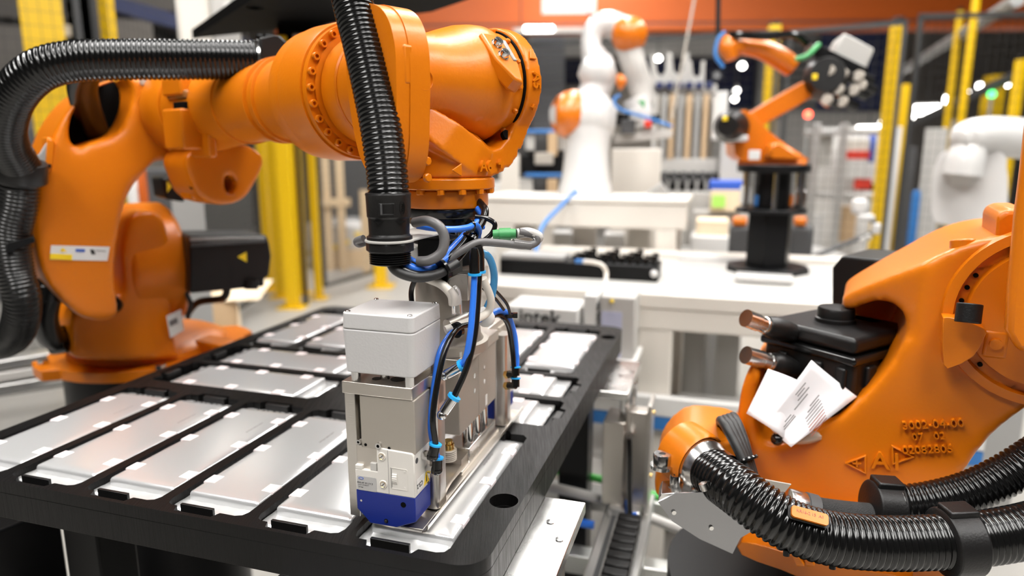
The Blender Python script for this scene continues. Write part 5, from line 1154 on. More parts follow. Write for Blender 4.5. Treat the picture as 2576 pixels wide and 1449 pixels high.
MB().tube([pd(1828, 90, D - .05), pd(1860, 88, D - .08), pd(1930, 92, D - .08), pd(1995, 88, D - .08), pd(2030, 110, D - .06)], .011, 10).build('hose', 'black_gloss', r3)
MB().tube([pd(2000, 150, D - .08), pd(2030, 140, D - .09), pd(2060, 112, D - .07)], .008, 10).build('green_hose', 'green', r3)
MB().tube([pd(1824, 80, D - .05), pd(1806, 100, D - .05), pd(1800, 140, D - .05), pd(1820, 170, D - .05)], .006, 8).build('cable', 'rail_blue', r3)
MB().cyl(pd(1806, 90, D), pd(1808, -60, D), .008, 10).build('cable_hanger', 'black_paint', r3)
# table behind the bench for canisters and crates
ZT = pd(1862, 668, 2.7).z
rt_ = thing('side_table', 'grey side table behind the workbench carrying canisters and crates', 'table', V((.9, 2.8, 0)))
MB().box((.76, 2.62, ZT - .03), (1.46, 3.25, ZT)).build('table_top', 'grey_paint', rt_, bevel=.003)
for x_ in (.80, 1.42):
    for y_ in (2.67, 3.2): MB().box((x_ - .02, y_ - .02, 0), (x_ + .02, y_ + .02, ZT - .03)).build('leg', 'grey_paint', rt_, bevel=.003)
# items on the bench
tag(PB('white_block', 'white_gloss', None, 1852, 695, 1990, 712, 1.86, .06), 'flat white plastic block lying before the black column stand', 'block')
tag(PB('white_beam', 'white_gloss', None, 1710, 648, 1890, 666, 2.26, .05), 'long white bar lying left of the black column stand', 'bar')
tag(PB('white_beam', 'white_gloss', None, 1996, 655, 2140, 678, 2.26, .05), 'long white bar lying right of the black column stand', 'bar')
for u0, u1, d, lab in ((1833, 1892, 2.7, 'dark grey canister with orange cap left of the black column'), (1988, 2042, 2.75, 'dark grey canister with orange cap right of the black column')):
    cn = thing('canister', lab, 'canister', pd((u0 + u1) / 2, 660, d), 'canisters behind the bench')
    PB('canister_body', 'dark_grey', cn, u0, 568, u1, 668, d, .14, bevel=.02, seg=3, zb=ZT); PB('canister_cap', 'orange_far', cn, u0 + 10, 548, u1 - 14, 568, d - .02, .08, bevel=.008)
# --- white robot at the right edge
w2 = thing('white_robot', 'white rounded robot shoulder standing at the right edge behind the orange robot', 'robot', pd(2440, 690, 2.3))
D = 2.3
PP('robot_body', 'white_gloss', w2, [(2350, 560), (2342, 500), (2348, 430), (2368, 386), (2400, 380), (2520, 384), (2532, 420), (2536, 480), (2524, 566), (2440, 570)], D, -.18, 0, 0, bevel=.03, seg=4, sm=2)
PP('front_recess', 'white_paint', w2, [(2388, 392), (2468, 392), (2464, 466), (2392, 466)], D, 0, .004, 0, bevel=.002)
PS('robot_shoulder', 'white_gloss', w2, [(2412, 352, D - .06, 22), (2430, 345, D - .05, 40), (2475, 340, D - .04, 46), (2530, 345, D - .02, 50), (2600, 352, D, 50), (2680, 360, D, 46)], 26)
PS('robot_arm', 'white_gloss', w2, [(2420, 440, D - .02, 46), (2430, 400, D - .03, 44), (2450, 350, D - .03, 38), (2500, 332, D - .02, 34)], 24)
PB('robot_stand', 'grey_paint', w2, 2352, 566, 2524, 1900, D + .01, .2, zb=0); PB('stand_tag', 'beam_orange', w2, 2450, 566, 2490, 580, D - .01, .004)
# --- tool rack with hanging tools
D = 3.6
rk = thing('tool_rack', 'grey rack of hanging vertical tools behind the white arm', 'rack', pd(1725, 480, D))
PB('top_rail', 'grey_light', rk, 1640, 214, 1800, 236, D, .16); PB('rack_side', 'white_paint', rk, 1792, 232, 1828, 350, D, .2); PB('rack_side', 'grey_light', rk, 1640, 240, 1652, 420, D, .2)
PB('lower_panel', 'grey_light', rk, 1660, 400, 1800, 436, D, .2); PB('rack_back', 'taupe', rk, 1652, 240, 1792, 400, D + .25, .02); PB('rack_post', 'grey_light', rk, 1800, 350, 1860, 900, D - .05, .2, zb=0); PB('lower_back', 'black_paint', rk, 1662, 436, 1806, 486, D + .1, .02); PB('rack_foot', 'grey_light', rk, 1655, 486, 1850, 1000, D, .2, zb=0)
for i in range(6):
    PB('hanging_tool', 'cardboard' if i % 2 else 'grey_paint', rk, 1662 + i * 21, 240, 1674 + i * 21, 400, D - .02, .06); PB('tool_head', 'navy', rk, 1650 + i * 25, 206, 1668 + i * 25, 222, D - .05, .08)
    PB('tool_foot', 'dark_grey', rk, 1664 + i * 24, 432, 1680 + i * 24, 460, D - .04, .05); PB('tool_leg', 'grey_paint', rk, 1676 + i * 24, 452, 1684 + i * 24, 490, D - .03, .04)
hk = lambda x, y, s: [(x - 22 * s, y), (x - 26 * s, y - 78 * s), (x - 14 * s, y - 74 * s), (x - 10 * s, y - 34 * s), (x + 2 * s, y - 24 * s), (x + 12 * s, y - 36 * s), (x + 14 * s, y - 72 * s), (x + 26 * s, y - 76 * s), (x + 24 * s, y)]
for x, s in ((1662, 1.0), (1706, 1.1), (1752, .85)): PP('hook_plate', 'grey_light', rk, hk(x, 216, s), D - .02, -.02, 0, 0, bevel=.002)
# cartons under the rack
cx = thing('carton', 'brown carton with lime green label and blue lid below the tool rack', 'carton', pd(1825, 530, 3.2))
PB('carton_body', 'cardboard_light', cx, 1788, 478, 1864, 532, 3.2, .2); PB('lime_label', 'lime', cx, 1792, 492, 1824, 522, 3.196, .002); PB('blue_lid', 'blue_bin', cx, 1786, 456, 1866, 478, 3.19, .2)
tag(PB('carton_stack', 'cardboard_light', None, 1752, 556, 1830, 596, 3.0, .2), 'flat tan carton below the tool rack, left of the canister', 'carton')
tag(PB('white_crate', 'white_paint', None, 1738, 596, 1832, 646, 2.95, .2, zb=ZT), 'white crate under the tan carton left of the canister', 'crate')
tag(PB('storage_cupboard', 'grey_light', None, 1745, 533, 1880, 558, 3.28, .18, zb=0), 'light grey cupboard carrying the carton with blue lid', 'cupboard')
for u0, u1, v0, v1, d, m, nm, lab in ((1440, 1500, 570, 640, 3.0, 'taupe', 'carton', 'tan carton seen under the cream stand'), (1390, 1440, 586, 650, 2.95, 'white_paint', 'crate', 'white crate seen under the cream stand at its left'), (1520, 1570, 590, 650, 2.95, 'white_paint', 'crate', 'white crate seen under the cream stand at its middle'), (1578, 1636, 570, 640, 2.88, 'cream', 'box', 'cream box seen under the cream stand by its right leg')):
    tag(PB(nm, m, None, u0, v0, u1, v1, d, .15, zb=0), lab, nm)
# --- glazed aluminium machine at the right rear
D = 5.2
gm = thing('machine_enclosure', 'aluminium framed machine enclosure with coloured goods inside, rear right', 'machine', pd(2120, 560, D))
PB('back_panel', 'white_paint', gm, 2030, 328, 2225, 900, D + .5, .05, zb=0)
for u in (2030, 2098, 2208): PB('frame_post', 'profile', gm, u - 10, 318, u + 10, 900, D, .08, zb=0)
for v in (326, 486): PB('frame_rail', 'profile', gm, 2030, v, 2215, v + 14, D, .08)
for u0, v0, u1, v1, m in ((2112, 350, 2184, 380, 'cream'), (2112, 380, 2184, 400, 'red'), (2186, 340, 2200, 408, 'blue_bin'), (2060, 340, 2092, 420, 'grey_light'), (2150, 450, 2190, 476, 'red'), (2160, 462, 2196, 480, 'black_paint'), (2110, 520, 2150, 610, 'cardboard'), (2045, 540, 2070, 620, 'white_gloss'), (2112, 405, 2180, 448, 'white_gloss')):
    PB('goods', m, gm, u0, v0, u1, v1, D + .15, .1)
sp = thing('coolant_hose', 'black segmented hose with white nozzle reaching up behind the rear motor', 'hose', pd(2060, 640, 2.9))
MB().tube([V((pd(1990, 662, 2.8).x, pd(1990, 662, 2.8).y, ZT)), pd(2010, 655, 2.8), pd(2060, 640, 2.8), pd(2130, 612, 2.8), pd(2185, 590, 2.8), pd(2205, 575, 2.8), pd(2195, 555, 2.8), pd(2170, 540, 2.8)], .010, 10).build('hose_body', 'dark_grey', sp)
PB('nozzle', 'white_gloss', sp, 2143, 500, 2180, 540, 2.8, .06, bevel=.015); PB('hose_joint', 'white_gloss', sp, 2160, 540, 2198, 556, 2.78, .05, bevel=.008); PB('hose_joint', 'white_gloss', sp, 2192, 562, 2214, 590, 2.78, .05, bevel=.008)
for i in range(2): MB().sphere(pd(2170 + i * 14, 605 - i * 8, 2.78), .014, 10).build('hose_bead', 'grey_light', sp)
# tall grey cabinet row at right rear
for u0, u1, v0, d, m, lab in ((2300, 2348, 330, 5.2, 'grey_light', 'light grey cabinet left of the white robot shoulder'), (2356, 2398, 310, 6.6, 'grey_paint', 'grey cabinet behind the white robot shoulder'), (2402, 2440, 320, 8.4, 'taupe', 'taupe cabinet behind the white robot shoulder')):
    tag(PB('control_cabinet', m, None, u0, v0, u1, 900, d, .3, zb=0), lab, 'cabinet')
tag(PB('gas_bottle', 'rail_blue', None, 2284, 478, 2304, 700, 5.0, .06, bevel=.03, zb=0), 'blue gas bottle beside the yellow post, right rear', 'bottle')
tag(PB('dark_machine', 'dark_grey', None, 2262, 372, 2288, 700, 6.2, .3, zb=0), 'dark machine housing between yellow post and grey cabinet', 'machine')

# ================================================================== fences, posts, hall furniture
def floor_at(u, v, d): p = pd(u, v, d); return V((p.x, p.y, 0))
def post_y(u0, v0, u1, d, w, lab, m='yellow', top=None, foot=True, grp='yellow fence posts'):
    """square post on the floor; (u0,v0) photo pixel of its top, d depth"""
    t = pd((u0 + u1) / 2, v0, d); s = d / FPX * (u1 - u0) / 2
    o = thing('fence_post', lab, 'post', (t.x, t.y, 0), grp)
    MB().box((t.x - s, t.y - s, .01), (t.x + s, t.y + s, t.z)).build('post_tube', m, o, bevel=.004)
    MB().box((t.x - s * 2.2, t.y - s * 2.2, 0), (t.x + s * 2.2, t.y + s * 2.2, .012)).build('post_foot', m, o, bevel=.002)
    MB().box((t.x - s * .95, t.y - s * .95, t.z), (t.x + s * .95, t.y + s * .95, t.z + .03)).build('post_cap', 'black_plastic', o, bevel=.004)
    return t
post_y(2246, 56, 2272, 4.6, .07, 'tallest yellow fence post right of the small orange robot')
post_y(2272, 212, 2292, 5.6, .06, 'thin yellow post just right of the tallest yellow post')
post_y(2410, 28, 2423, 6.2, .06, 'yellow post above the white robot shoulder, left one of the pair')
post_y(2452, -30, 2466, 5.4, .06, 'yellow post above the white robot shoulder, right one of the pair')
post_y(2486, 190, 2522, 7.0, .1, 'broad dim yellow post right of the pair above the white robot')
post_y(2560, 150, 2580, 5.0, .06, 'yellow post at the right photo edge')
post_y(1936, 64, 1962, 5.0, .07, 'yellow fence post behind the small orange robot forearm')
post_y(636, 250, 658, 6.3, .1, 'leftmost of the yellow machine columns behind the forearm')
post_y(664, 250, 688, 6.0, .1, 'second yellow machine column from the left behind the forearm')
post_y(690, 250, 722, 5.6, .1, 'bright yellow machine column in front of the others')
post_y(726, 250, 746, 6.15, .1, 'fourth yellow machine column behind the forearm')
post_y(766, 250, 786, 5.95, .1, 'slim yellow column right of the black strip')
post_y(932, 380, 962, 6.6, .1, 'yellow column seen behind the black hose connector')
post_y(240, -60, 272, 3.55, .08, 'yellow fence post above the thick corrugated hose at left')
tag(PB('sensor_strip', 'black_paint', None, 748, 250, 760, 760, 5.8, .05, zb=0), 'black vertical strip between the yellow machine columns', 'strip')
def wire_fence(p0, p1, z0, z1, label, step=.05, r=.0010, posts=True):
    o = thing('wire_fence', label, 'fence', (p0 + p1) / 2 * V((1, 1, 0)) if False else V(((p0.x + p1.x) / 2, (p0.y + p1.y) / 2, z0)), 'wire mesh fence panels')
    L = (p1 - p0).length; d = (p1 - p0).normalized(); mb = MB(); n = int(L / step)
    for i in range(n + 1):
        a = p0 + d * (i * step); f = frame(V((a.x, a.y, 0)), d, d.cross(EZ), EZ); mb.box((-r, -r, z0), (r, r, z1), f)
    k = int((z1 - z0) / (step * 1.3))
    for j in range(k + 1):
        f = frame(V((p0.x, p0.y, 0)), d, d.cross(EZ), EZ); z = z0 + j * step * 1.3; mb.box((0, r, z - r), (L, 3 * r, z + r), f)
    w = mb.build('wire_mesh', 'wire', o, smooth=False); w['kind'] = 'stuff'
    fb = MB(); f = frame(V((p0.x, p0.y, 0)), d, d.cross(EZ), EZ)
    for z in (z0, z1): MB().box((-.015, -.012, z - .015), (L + .015, .012, z + .015), f).build('panel_frame', 'wire', o)
    for x in (0, L): MB().box((x - .015, -.012, z0), (x + .015, .012, z1), f).build('panel_frame', 'wire', o)
fl = lambda u, d: (lambda p: V((p.x, p.y, 0)))(pd(u, 400, d))
wire_fence(fl(-300, 3.0), fl(236, 3.45), .15, 2.35, 'black wire mesh fence panel at the far left behind the hose')
wire_fence(fl(278, 3.45), fl(640, 5.6), .15, 2.3, 'black wire mesh fence panel between left post and yellow columns')
wire_fence(fl(800, 5.9), fl(930, 6.6), .15, 2.2, 'black wire mesh fence panel right of the yellow columns')
wire_fence(fl(1300, 5.6), fl(1935, 5.0), .15, 2.15, 'black wire mesh fence panel behind the white arm')
wire_fence(fl(1966, 5.0), fl(2242, 4.65), .15, 2.15, 'black wire mesh fence panel behind the small orange robot')
wire_fence(fl(2278, 4.7), fl(2700, 4.6), .15, 2.2, 'black wire mesh fence panel behind the white robot at right')
# yellow panel with a grey notice behind the left fence
ys = thing('yellow_cabinet', 'yellow cabinet column with small notice behind the left wire fence', 'cabinet', fl(168, 4.4))
PB('cabinet_body', 'yellow', ys, 126, 10, 212, 1100, 4.4, .3, zb=0); PB('notice', 'grey_light', ys, 146, 62, 176, 90, 4.39, .003)
# shelving and dark machines behind the left fence
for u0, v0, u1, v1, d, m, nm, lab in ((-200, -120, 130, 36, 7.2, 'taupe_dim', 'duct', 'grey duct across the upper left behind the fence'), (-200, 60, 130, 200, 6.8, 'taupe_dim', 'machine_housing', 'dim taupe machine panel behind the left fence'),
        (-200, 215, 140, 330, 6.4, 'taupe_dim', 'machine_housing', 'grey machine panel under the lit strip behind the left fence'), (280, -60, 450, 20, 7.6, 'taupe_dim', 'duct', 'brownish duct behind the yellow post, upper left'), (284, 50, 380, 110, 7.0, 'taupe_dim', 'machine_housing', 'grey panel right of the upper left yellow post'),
        (-220, 330, 130, 900, 6.0, 'dark_grey', 'dark_machine', 'dark machine housing behind the left corrugated hose'), (376, 428, 452, 900, 3.4, 'dark_grey', 'control_cabinet', 'dark grey cabinet seen between arm and motor'),
        (830, 372, 935, 900, 8.8, 'dark_grey', 'dark_machine', 'dark machine behind the wooden crate'), (450, 425, 640, 900, 9.5, 'wall_mid', 'machine_housing', 'pale panel far behind the hanging elbow lobe'), (1000, 460, 1300, 900, 9.0, 'white_paint', 'machine_housing', 'white machine wall far behind the flange')):
    o_ = PB(nm, m, None, u0, v0, u1, v1, d, .2, bevel=.01, zb=None if nm == 'duct' else 0); tag(o_, lab, 'machine' if 'machine' in nm else nm.split('_')[-1])
    if nm == 'duct':
        for s_ in (-.3, .3): p_ = WLOC[o_.name]; MB().cyl(p_ + V((s_, 0, .05)), V((p_.x + s_, p_.y, HZ)), .012, 8).build('duct_hanger', 'wire', o_)
tag(PP('blue_girder', 'navy', None, [(260, -20), (460, 40), (700, 130), (700, 160), (460, 75), (260, 20)], 6.0, -.1, 0), 'dark blue girder slanting behind the upper left yellow post', 'girder')
lt = thing('strip_lamp', 'lit strip lamp behind the left fence under the curved hose', 'lamp', pd(110, 210, 5.5)); PB('lamp_housing', 'white_paint', lt, 60, 192, 146, 200, 5.5, .1); MB().cyl(pd(100, 192, 5.55), V((pd(100, 192, 5.55).x, pd(100, 192, 5.55).y, HZ)), .008, 8).build('lamp_rod', 'wire', lt); PB('lamp_tube', 'lamp_hall', lt, 60, 200, 146, 214, 5.5, .05)
oc = thing('round_machine', 'white and orange machine housing glimpsed behind the link arm', 'machine', pd(350, 500, 2.6)); PB('white_shell', 'white_paint', oc, 328, 450, 372, 620, 2.6, .2, bevel=.03, zb=0); PB('orange_shell', 'beam_orange', oc, 352, 420, 374, 600, 2.58, .2, bevel=.02)
# cardboard box on the floor
cb = thing('cardboard_box', 'tall open cardboard box standing behind the black shoulder motor', 'box', fl(560, 3.1))
PB('box_side', 'cardboard', cb, 482, 762, 612, 1250, 3.1, .30, .25, bevel=.003, zb=0); PP('box_flap', 'cardboard_light', cb, [(484, 752), (550, 728), (676, 742), (560, 778)], 3.05, -.10, -.095, .2); PP('box_flap', 'cardboard_light', cb, [(612, 765), (618, 800), (624, 860), (612, 862)], 3.05, -.05, -.04, .5)
MB().prism([(0, 0), (.28, 0), (.26, .2), (.06, .22)], 0, .004, frame(pd(484, 762, 3.02), V((.97, .2, 0)).normalized(), V((.1, .85, .25)).normalized(), V((.97, .2, 0)).normalized().cross(V((.1, .85, .25)).normalized()))).build('box_flap', 'cardboard_light', cb)
# wooden crate, white sacks
wc = thing('wooden_crate', 'light wooden crate frame with uprights beyond the yellow columns', 'crate', fl(840, 7.6))
for u in (790, 812, 846): PB('upright', 'wood', wc, u, 330, u + 20, 652, 7.6, .1, bevel=.005, zb=0)
PB('cross_board', 'wood', wc, 780, 500, 880, 520, 7.58, .05); PB('upright', 'wood', wc, 908, 480, 930, 640, 7.4, .1, zb=0)
sk = thing('sack_pallet', 'pallet of white wrapped goods with yellow marks by the wooden crate', 'pallet', fl(870, 8.0))
PB('wrapped_goods', 'white_gloss', sk, 808, 556, 916, 636, 7.9, .6, bevel=.08, seg=3); PB('pallet_base', 'wood', sk, 812, 632, 914, 650, 7.9, .6, zb=0)
for u, v in ((818, 596), (850, 575), (872, 610), (842, 622), (900, 590)): PB('yellow_mark', 'yellow_sign', sk, u - 7, v - 6, u + 7, v + 6, 7.89, .003)
for i, (u, v) in enumerate(((745, 600), (745, 640), (790, 580))): tag(PB('white_bag', 'white_gloss', None, u - 14, v - 22, u + 14, v + 22, 8.2 + .3 * i, .2, bevel=.05, seg=3, zb=0), ['upper white bag behind the black strip', 'lower white bag behind the black strip', 'white bag beside the slim yellow column'][i], 'bag')
# --- black canopy above the forearm
cn = thing('sheet_canopy', 'black sheet metal canopy hanging above the orange forearm', 'canopy', V((-.55, 1.6, CZ + .32)))
h = .32
def hz(u, v): r = ray(u, v); return CAM + r * (h / r.z)
P1, P2 = hz(484, 98), hz(1086, 30); P3 = hz(640, -4) ; P4 = P2 + (P3 - P1) * 1.8; P3 = P1 + (P3 - P1) * 1.8
vs = [P1, P2, P4, P3]; vv = [p + EZ * .0 for p in vs] + [p + EZ * .025 for p in vs]
MB().raw(vv, [(0, 1, 2, 3)[::-1], (4, 5, 6, 7), (0, 1, 5, 4), (1, 2, 6, 5), (2, 3, 7, 6), (3, 0, 4, 7)]).build('canopy_plate', 'dark_void', cn, smooth=False)
PB('canopy_body', 'dark_void', cn, 705, 60, 880, 190, 1.75, .25); PB('rig_connector', 'yellow_sign', cn, 700, 88, 722, 116, 1.70, .03); PB('rig_connector', 'grey_light', cn, 738, 84, 782, 118, 1.70, .03)
for u in (640, 900): p = hz(u, 20); MB().cyl(p, V((p.x, p.y, HZ)), .02, 12).build('canopy_rod', 'black_paint', cn)
cbx = thing('cream_housing', 'cream and white housing standing behind the canopy, upper left', 'housing', pd(520, 60, 2.5)); PB('housing_body', 'cream', cbx, 446, -90, 532, 140, 2.5, .3, bevel=.015); PB('housing_front', 'grey_light', cbx, 532, -90, 600, 140, 2.52, .3, bevel=.01)
for u, v, s in ((578, 26, 22), (604, 4, 26)): MB().sphere(pd(u, v, 2.45), s * 2.45 / FPX, 14).build('round_fitting', 'grey_light', cbx)
PB('housing_post', 'grey_paint', cbx, 470, 140, 540, 1600, 2.6, .1, zb=0)
# --- crane beam
cr = thing('crane_beam', 'orange overhead crane beam with white load plate across the hall', 'crane', pd(1700, 40, 9.5))
a0, a1_ = pd(700, 52, 9.5), pd(2420, 40, 9.0)
dx = (a1_ - a0); dx.z = 0; dx.normalize(); bf = frame(V((a0.x, a0.y, 0)), dx, EZ, dx.cross(EZ)); LB = (V((a1_.x, a1_.y, 0)) - V((a0.x, a0.y, 0))).length
zb_ = pd(1700, 62, 9.3).z
MB().box((0, zb_, -.1), (LB + 3, zb_ + .62, .1), bf).build('beam_web', 'beam_orange', cr, bevel=.01); MB().box((0, zb_ - .11, -.2), (LB + 3, zb_ - .03, .14), bf).build('beam_flange', 'beam_orange', cr, bevel=.01)
MB().box((0, zb_ - .03, -.1), (LB + 3, zb_, .1), bf).build('beam_rail', 'dark_grey', cr)
q = pd(1430, 19, 9.38); lp = frame(V((q.x, q.y, q.z)) , dx, EZ, dx.cross(EZ)); 
if (lp.to_3x3() @ V((0, 0, 1))).y > 0: lp = frame(q, dx, EZ, V((0, -1, 0)))
off = (V((q.x, q.y, 0)) - V((a0.x, a0.y, 0))).dot(dx); lp = frame(V((a0.x, a0.y, 0)) + dx * off + EZ * q.z + V((dx.y, -dx.x, 0)) * .104, dx, EZ, V((dx.y, -dx.x, 0)))
MB().box((-.36, -.125, 0), (.36, .16, .006), lp).build('load_plate', 'label_white', cr); text('10.0 t', .16, lp @ Matrix.Translation((-.10, 0, .008)), 'print_grey', cr, depth=.001)
text('5.0', .08, lp @ Matrix.Translation((.22, .05, .008)), 'grey_light', cr, depth=.001)
sl = thing('tube_lamp', 'long tube lamp rail under the crane beam', 'lamp', pd(1400, 72, 8.8)); PB('lamp_rail', 'grey_light', sl, 1290, 70, 1500, 82, 8.8, .06); [MB().cyl(pd(u_, 70, 8.83), V((pd(u_, 70, 8.83).x, pd(u_, 70, 8.83).y, HZ)), .008, 8).build('lamp_rod', 'wire', sl) for u_ in (1310, 1480)]; PB('lamp_tube', 'lamp_hall', sl, 1320, 66, 1392, 78, 8.78, .04)
# far partition wall with windows and shutters
YP = 13.0
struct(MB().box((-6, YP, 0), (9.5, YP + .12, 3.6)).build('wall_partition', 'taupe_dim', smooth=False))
def PW(name, m, parent, u0, v0, u1, v1, off=.0, th=.05, zb=None, bevel=.006):
    q0 = py(u0, v0, YP - off); q1 = py(u1, v1, YP - off)
    return MB().box((q0.x, YP - off - th, q1.z if zb is None else zb), (q1.x, YP - off, q0.z)).build(name, m, parent, bevel=bevel)
struct(PW('window_1', 'glass_night', None, 1366, 150, 1462, 214)); struct(PW('window_2', 'glass_night', None, 1612, 146, 1900, 275))
struct(PW('trim_1', 'grey_light', None, 1330, 86, 1830, 142)); struct(PW('trim_2', 'grey_paint', None, 1900, 140, 1960, 300)); struct(PW('trim_3', 'grey_light', None, 1640, 282, 2240, 700, zb=0)); struct(PW('trim_4', 'taupe', None, 1430, 220, 1636, 700, zb=0))
tag(PW('dark_curtain', 'navy', None, 2066, 76, 2250, 278, .05), 'dark blue curtain behind the tool of the small robot', 'curtain')
rs = thing('roller_shutter', 'grey slatted roller shutter between the wrist and the white arm', 'shutter', py(1380, 330, YP - .05))
for i in range(26): PW('slat', 'grey_paint' if i % 2 else 'grey_light', rs, 1338, 100 + i * 9, 1362, 108 + i * 9, .0, .05) if False else PW('slat', 'grey_paint' if i % 2 else 'shutter_grey', rs, 1338, 96 + i * 9, 1420, 104 + i * 9, .05, .03)
rs2 = thing('roller_shutter', 'grey slatted roller shutter behind the small orange robot', 'shutter', py(2000, 330, YP - .05))
for i in range(20): PW('slat', 'grey_paint' if i % 2 else 'dark_grey', rs2, 1964, 80 + i * 10, 2056, 89 + i * 10, .05, .03)
# ceiling lamps far away
def far_lamp(u, v, d, w, h, lab):
    o = thing('hall_lamp', lab, 'lamp', pd(u, v, d), 'distant hall lamps'); p = pd(u, v, d); s = d / FPX
    MB().lathe([(w * s * .45, .06), (w * s * .8, 0)], Matrix.Translation(p + EZ * .05), 20).build('lamp_shade', 'grey_paint', o)
    MB().sphere(p, w * s, 16, (1, 1, h / w)).build('lamp_globe', 'lamp_hall', o); MB().cyl(p + EZ * .1, V((p.x, p.y, HZ)), .008, 8).build('lamp_rod', 'wire', o)
for i, (u, v, w) in enumerate(((1421, 178, 9), (1656, 147, 9), (1867, 166, 10), (1860, 202, 9), (1853, 228, 8), (1848, 249, 8), (1844, 267, 7))):
    far_lamp(u, v, 12.6 - .45 * (i % 3), w * .8, w * .7, ['round lamp in the dark window left of the white arm', 'round lamp above the tool rack hooks', 'highest of the round lamps left of the small robot', 'second round lamp from the top left of the small robot', 'third round lamp from the top left of the small robot', 'fourth round lamp from the top left of the small robot', 'lowest of the round lamps left of the small robot'][i])
for i, (u, v, w, h) in enumerate(((2185, 326, 28, 9), (2222, 313, 9, 9), (2290, 291, 10, 9), (2330, 276, 30, 11), (2386, 250, 10, 9), (2428, 238, 10, 10), (2468, 222, 10, 12), (2530, 208, 9, 9))):
    DL = 9.5 + .5 * (i % 2); o = thing('hall_lamp', ['long lamp left of the tallest yellow post', 'round lamp touching the tallest yellow post', 'round lamp just right of the thin yellow post', 'longest lamp right of the yellow posts', 'round lamp by the left post of the pair', 'round lamp between the pair of yellow posts', 'round lamp right of the pair of yellow posts', 'rightmost lamp near the photo edge'][i], 'lamp', pd(u, v, DL), 'distant hall lamps')
    PB('lamp_housing', 'grey_paint', o, u - w, v - h - 6, u + w, v - h, DL, .2, bevel=.005); PB('lamp_tube', 'lamp_hall', o, u - w, v - h, u + w, v + h, DL, .15, bevel=.03, seg=3); p_ = pd(u, v, DL + .1); MB().cyl(p_ + EZ * .06, V((p_.x, p_.y, HZ)), .008, 8).build('lamp_rod', 'wire', o)
for u, v, m, lab in ((2033, 288, 'lamp_red', 'small red signal lamp under the orange link'), (2495, 237, 'lamp_green', 'small green signal lamp at the right')):
    o = thing('signal_lamp', lab, 'lamp', pd(u, v, 6.5)); MB().sphere(pd(u, v, 6.5), .035, 14).build('signal_dome', m, o); MB().cyl(pd(u, v, 6.5) - EZ * .03, V((pd(u, v, 6.5).x, pd(u, v, 6.5).y, 0)), .015, 10).build('signal_rod', 'grey_paint', o)
# dark ceiling girders at the right
for i, (p, q, lab) in enumerate((((2250, 190, 9), (2560, 0, 5), 'slanting grey ceiling girder at the upper right'), ((2060, 420, 10), (2620, 160, 6), 'slanting light track along the right hall side'))):
    a_, b_ = pd(*p), pd(*q); tag(MB().cyl(a_, b_, .05, 8).build('ceiling_girder', 'grey_paint' if i == 0 else 'dark_grey'), lab, 'girder')
tag(MB().cyl(pd(1752, -30, 3.4), pd(1690, 300, 3.4), .006, 8).build('hanging_cable', 'taupe'), 'thin cable hanging down in front of the crane beam', 'cable')

# ================================================================== machine bed around and below the tray
# support plates sticking out under the tray
def plate_px(pts, z, th): return [((TF.inverted() @ pz(u, v, z)).x, (TF.inverted() @ pz(u, v, z)).y) for u, v in pts]
s1 = thing('tray_support', 'near aluminium support plate under the right tray edge, two screws', 'plate', TF @ V((-.17, .6, -.06)), 'tray support plates')
MB().prism([(-.40, .470), (-.136, .470), (-.136, .746), (-.40, .746)], -.060, -.0465, TF).build('plate_body', 'alu_bright', s1, bevel=.001)
for b_, a_ in ((-.166, .691), (-.148, .659)): MB().lathe([(.0045, 0), (.0045, .0012), (.002, .0014)], AX_T(b_, a_, -.0465), 20).build('countersunk_screw', 'steel', s1)
TB((-.190, .50, -.30), (-.150, .70, -.060)).build('plate_bracket', 'alu', s1, bevel=.001)
s2 = thing('tray_support', 'far aluminium support plate under the right tray edge beside the bench leg', 'plate', TF @ V((-.16, 1.15, -.06)), 'tray support plates')
MB().prism([(-.40, 1.140), (-.138, 1.140), (-.138, 1.332), (-.40, 1.332)], -.060, -.0465, TF).build('plate_body', 'alu_bright', s2, bevel=.001)
for b_, a_ in ((-.165, 1.234), (-.147, 1.265)): MB().lathe([(.0045, 0), (.0045, .0012), (.002, .0014)], AX_T(b_, a_, -.0465), 16).build('countersunk_screw', 'steel', s2)
# lifting cylinder below the far plate
TF2 = TF @ Matrix.Translation((-.022, .130, .030)); TB2 = lambda lo, hi: MB().box(lo, hi, TF2); AX_B2 = lambda b, a, z: TF2 @ Matrix.Translation((b, a, z)) @ Matrix.Rotation(math.pi / 2, 4, 'Y')
lc = thing('lifting_cylinder', 'aluminium lifting cylinder with guide rod beside the tray, blue air hoses below', 'cylinder', TF2 @ V((-.125, 1.12, -.35)))
MB().cyl(TF2 @ V((-.130, 1.09, -.16)), TF2 @ V((-.130, 1.09, -.090)), .010, 20).build('guide_rod', 'steel', lc); MB().cyl(TF2 @ V((-.118, 1.11, -.16)), TF2 @ V((-.118, 1.11, -.090)), .006, 16).build('guide_rod', 'chrome', lc)
TB2((-.165, 1.055, -.315), (-.125, 1.13, -.150)).build('cylinder_body', 'alu', lc, bevel=.002); TB2((-.125, 1.065, -.315), (-.085, 1.10, -.130)).build('cylinder_side', 'alu', lc, bevel=.002); TB2((-.085, 1.050, -.320), (-.078, 1.12, -.110)).build('cylinder_cover', 'alu_brushed', lc, bevel=.001)
for z in (-.135, -.26): MB().lathe([(.004, 0), (.004, .003)], AX_B2(-.078, 1.085, z), 12).build('cover_screw', 'brass', lc)
for z, dz in ((-.175, 0), (-.295, 0)):
    MB().cyl(TF2 @ V((-.115, 1.062, z)), TF2 @ V((-.115, 1.045, z + .004)), .006, 14).build('air_fitting', 'steel', lc)
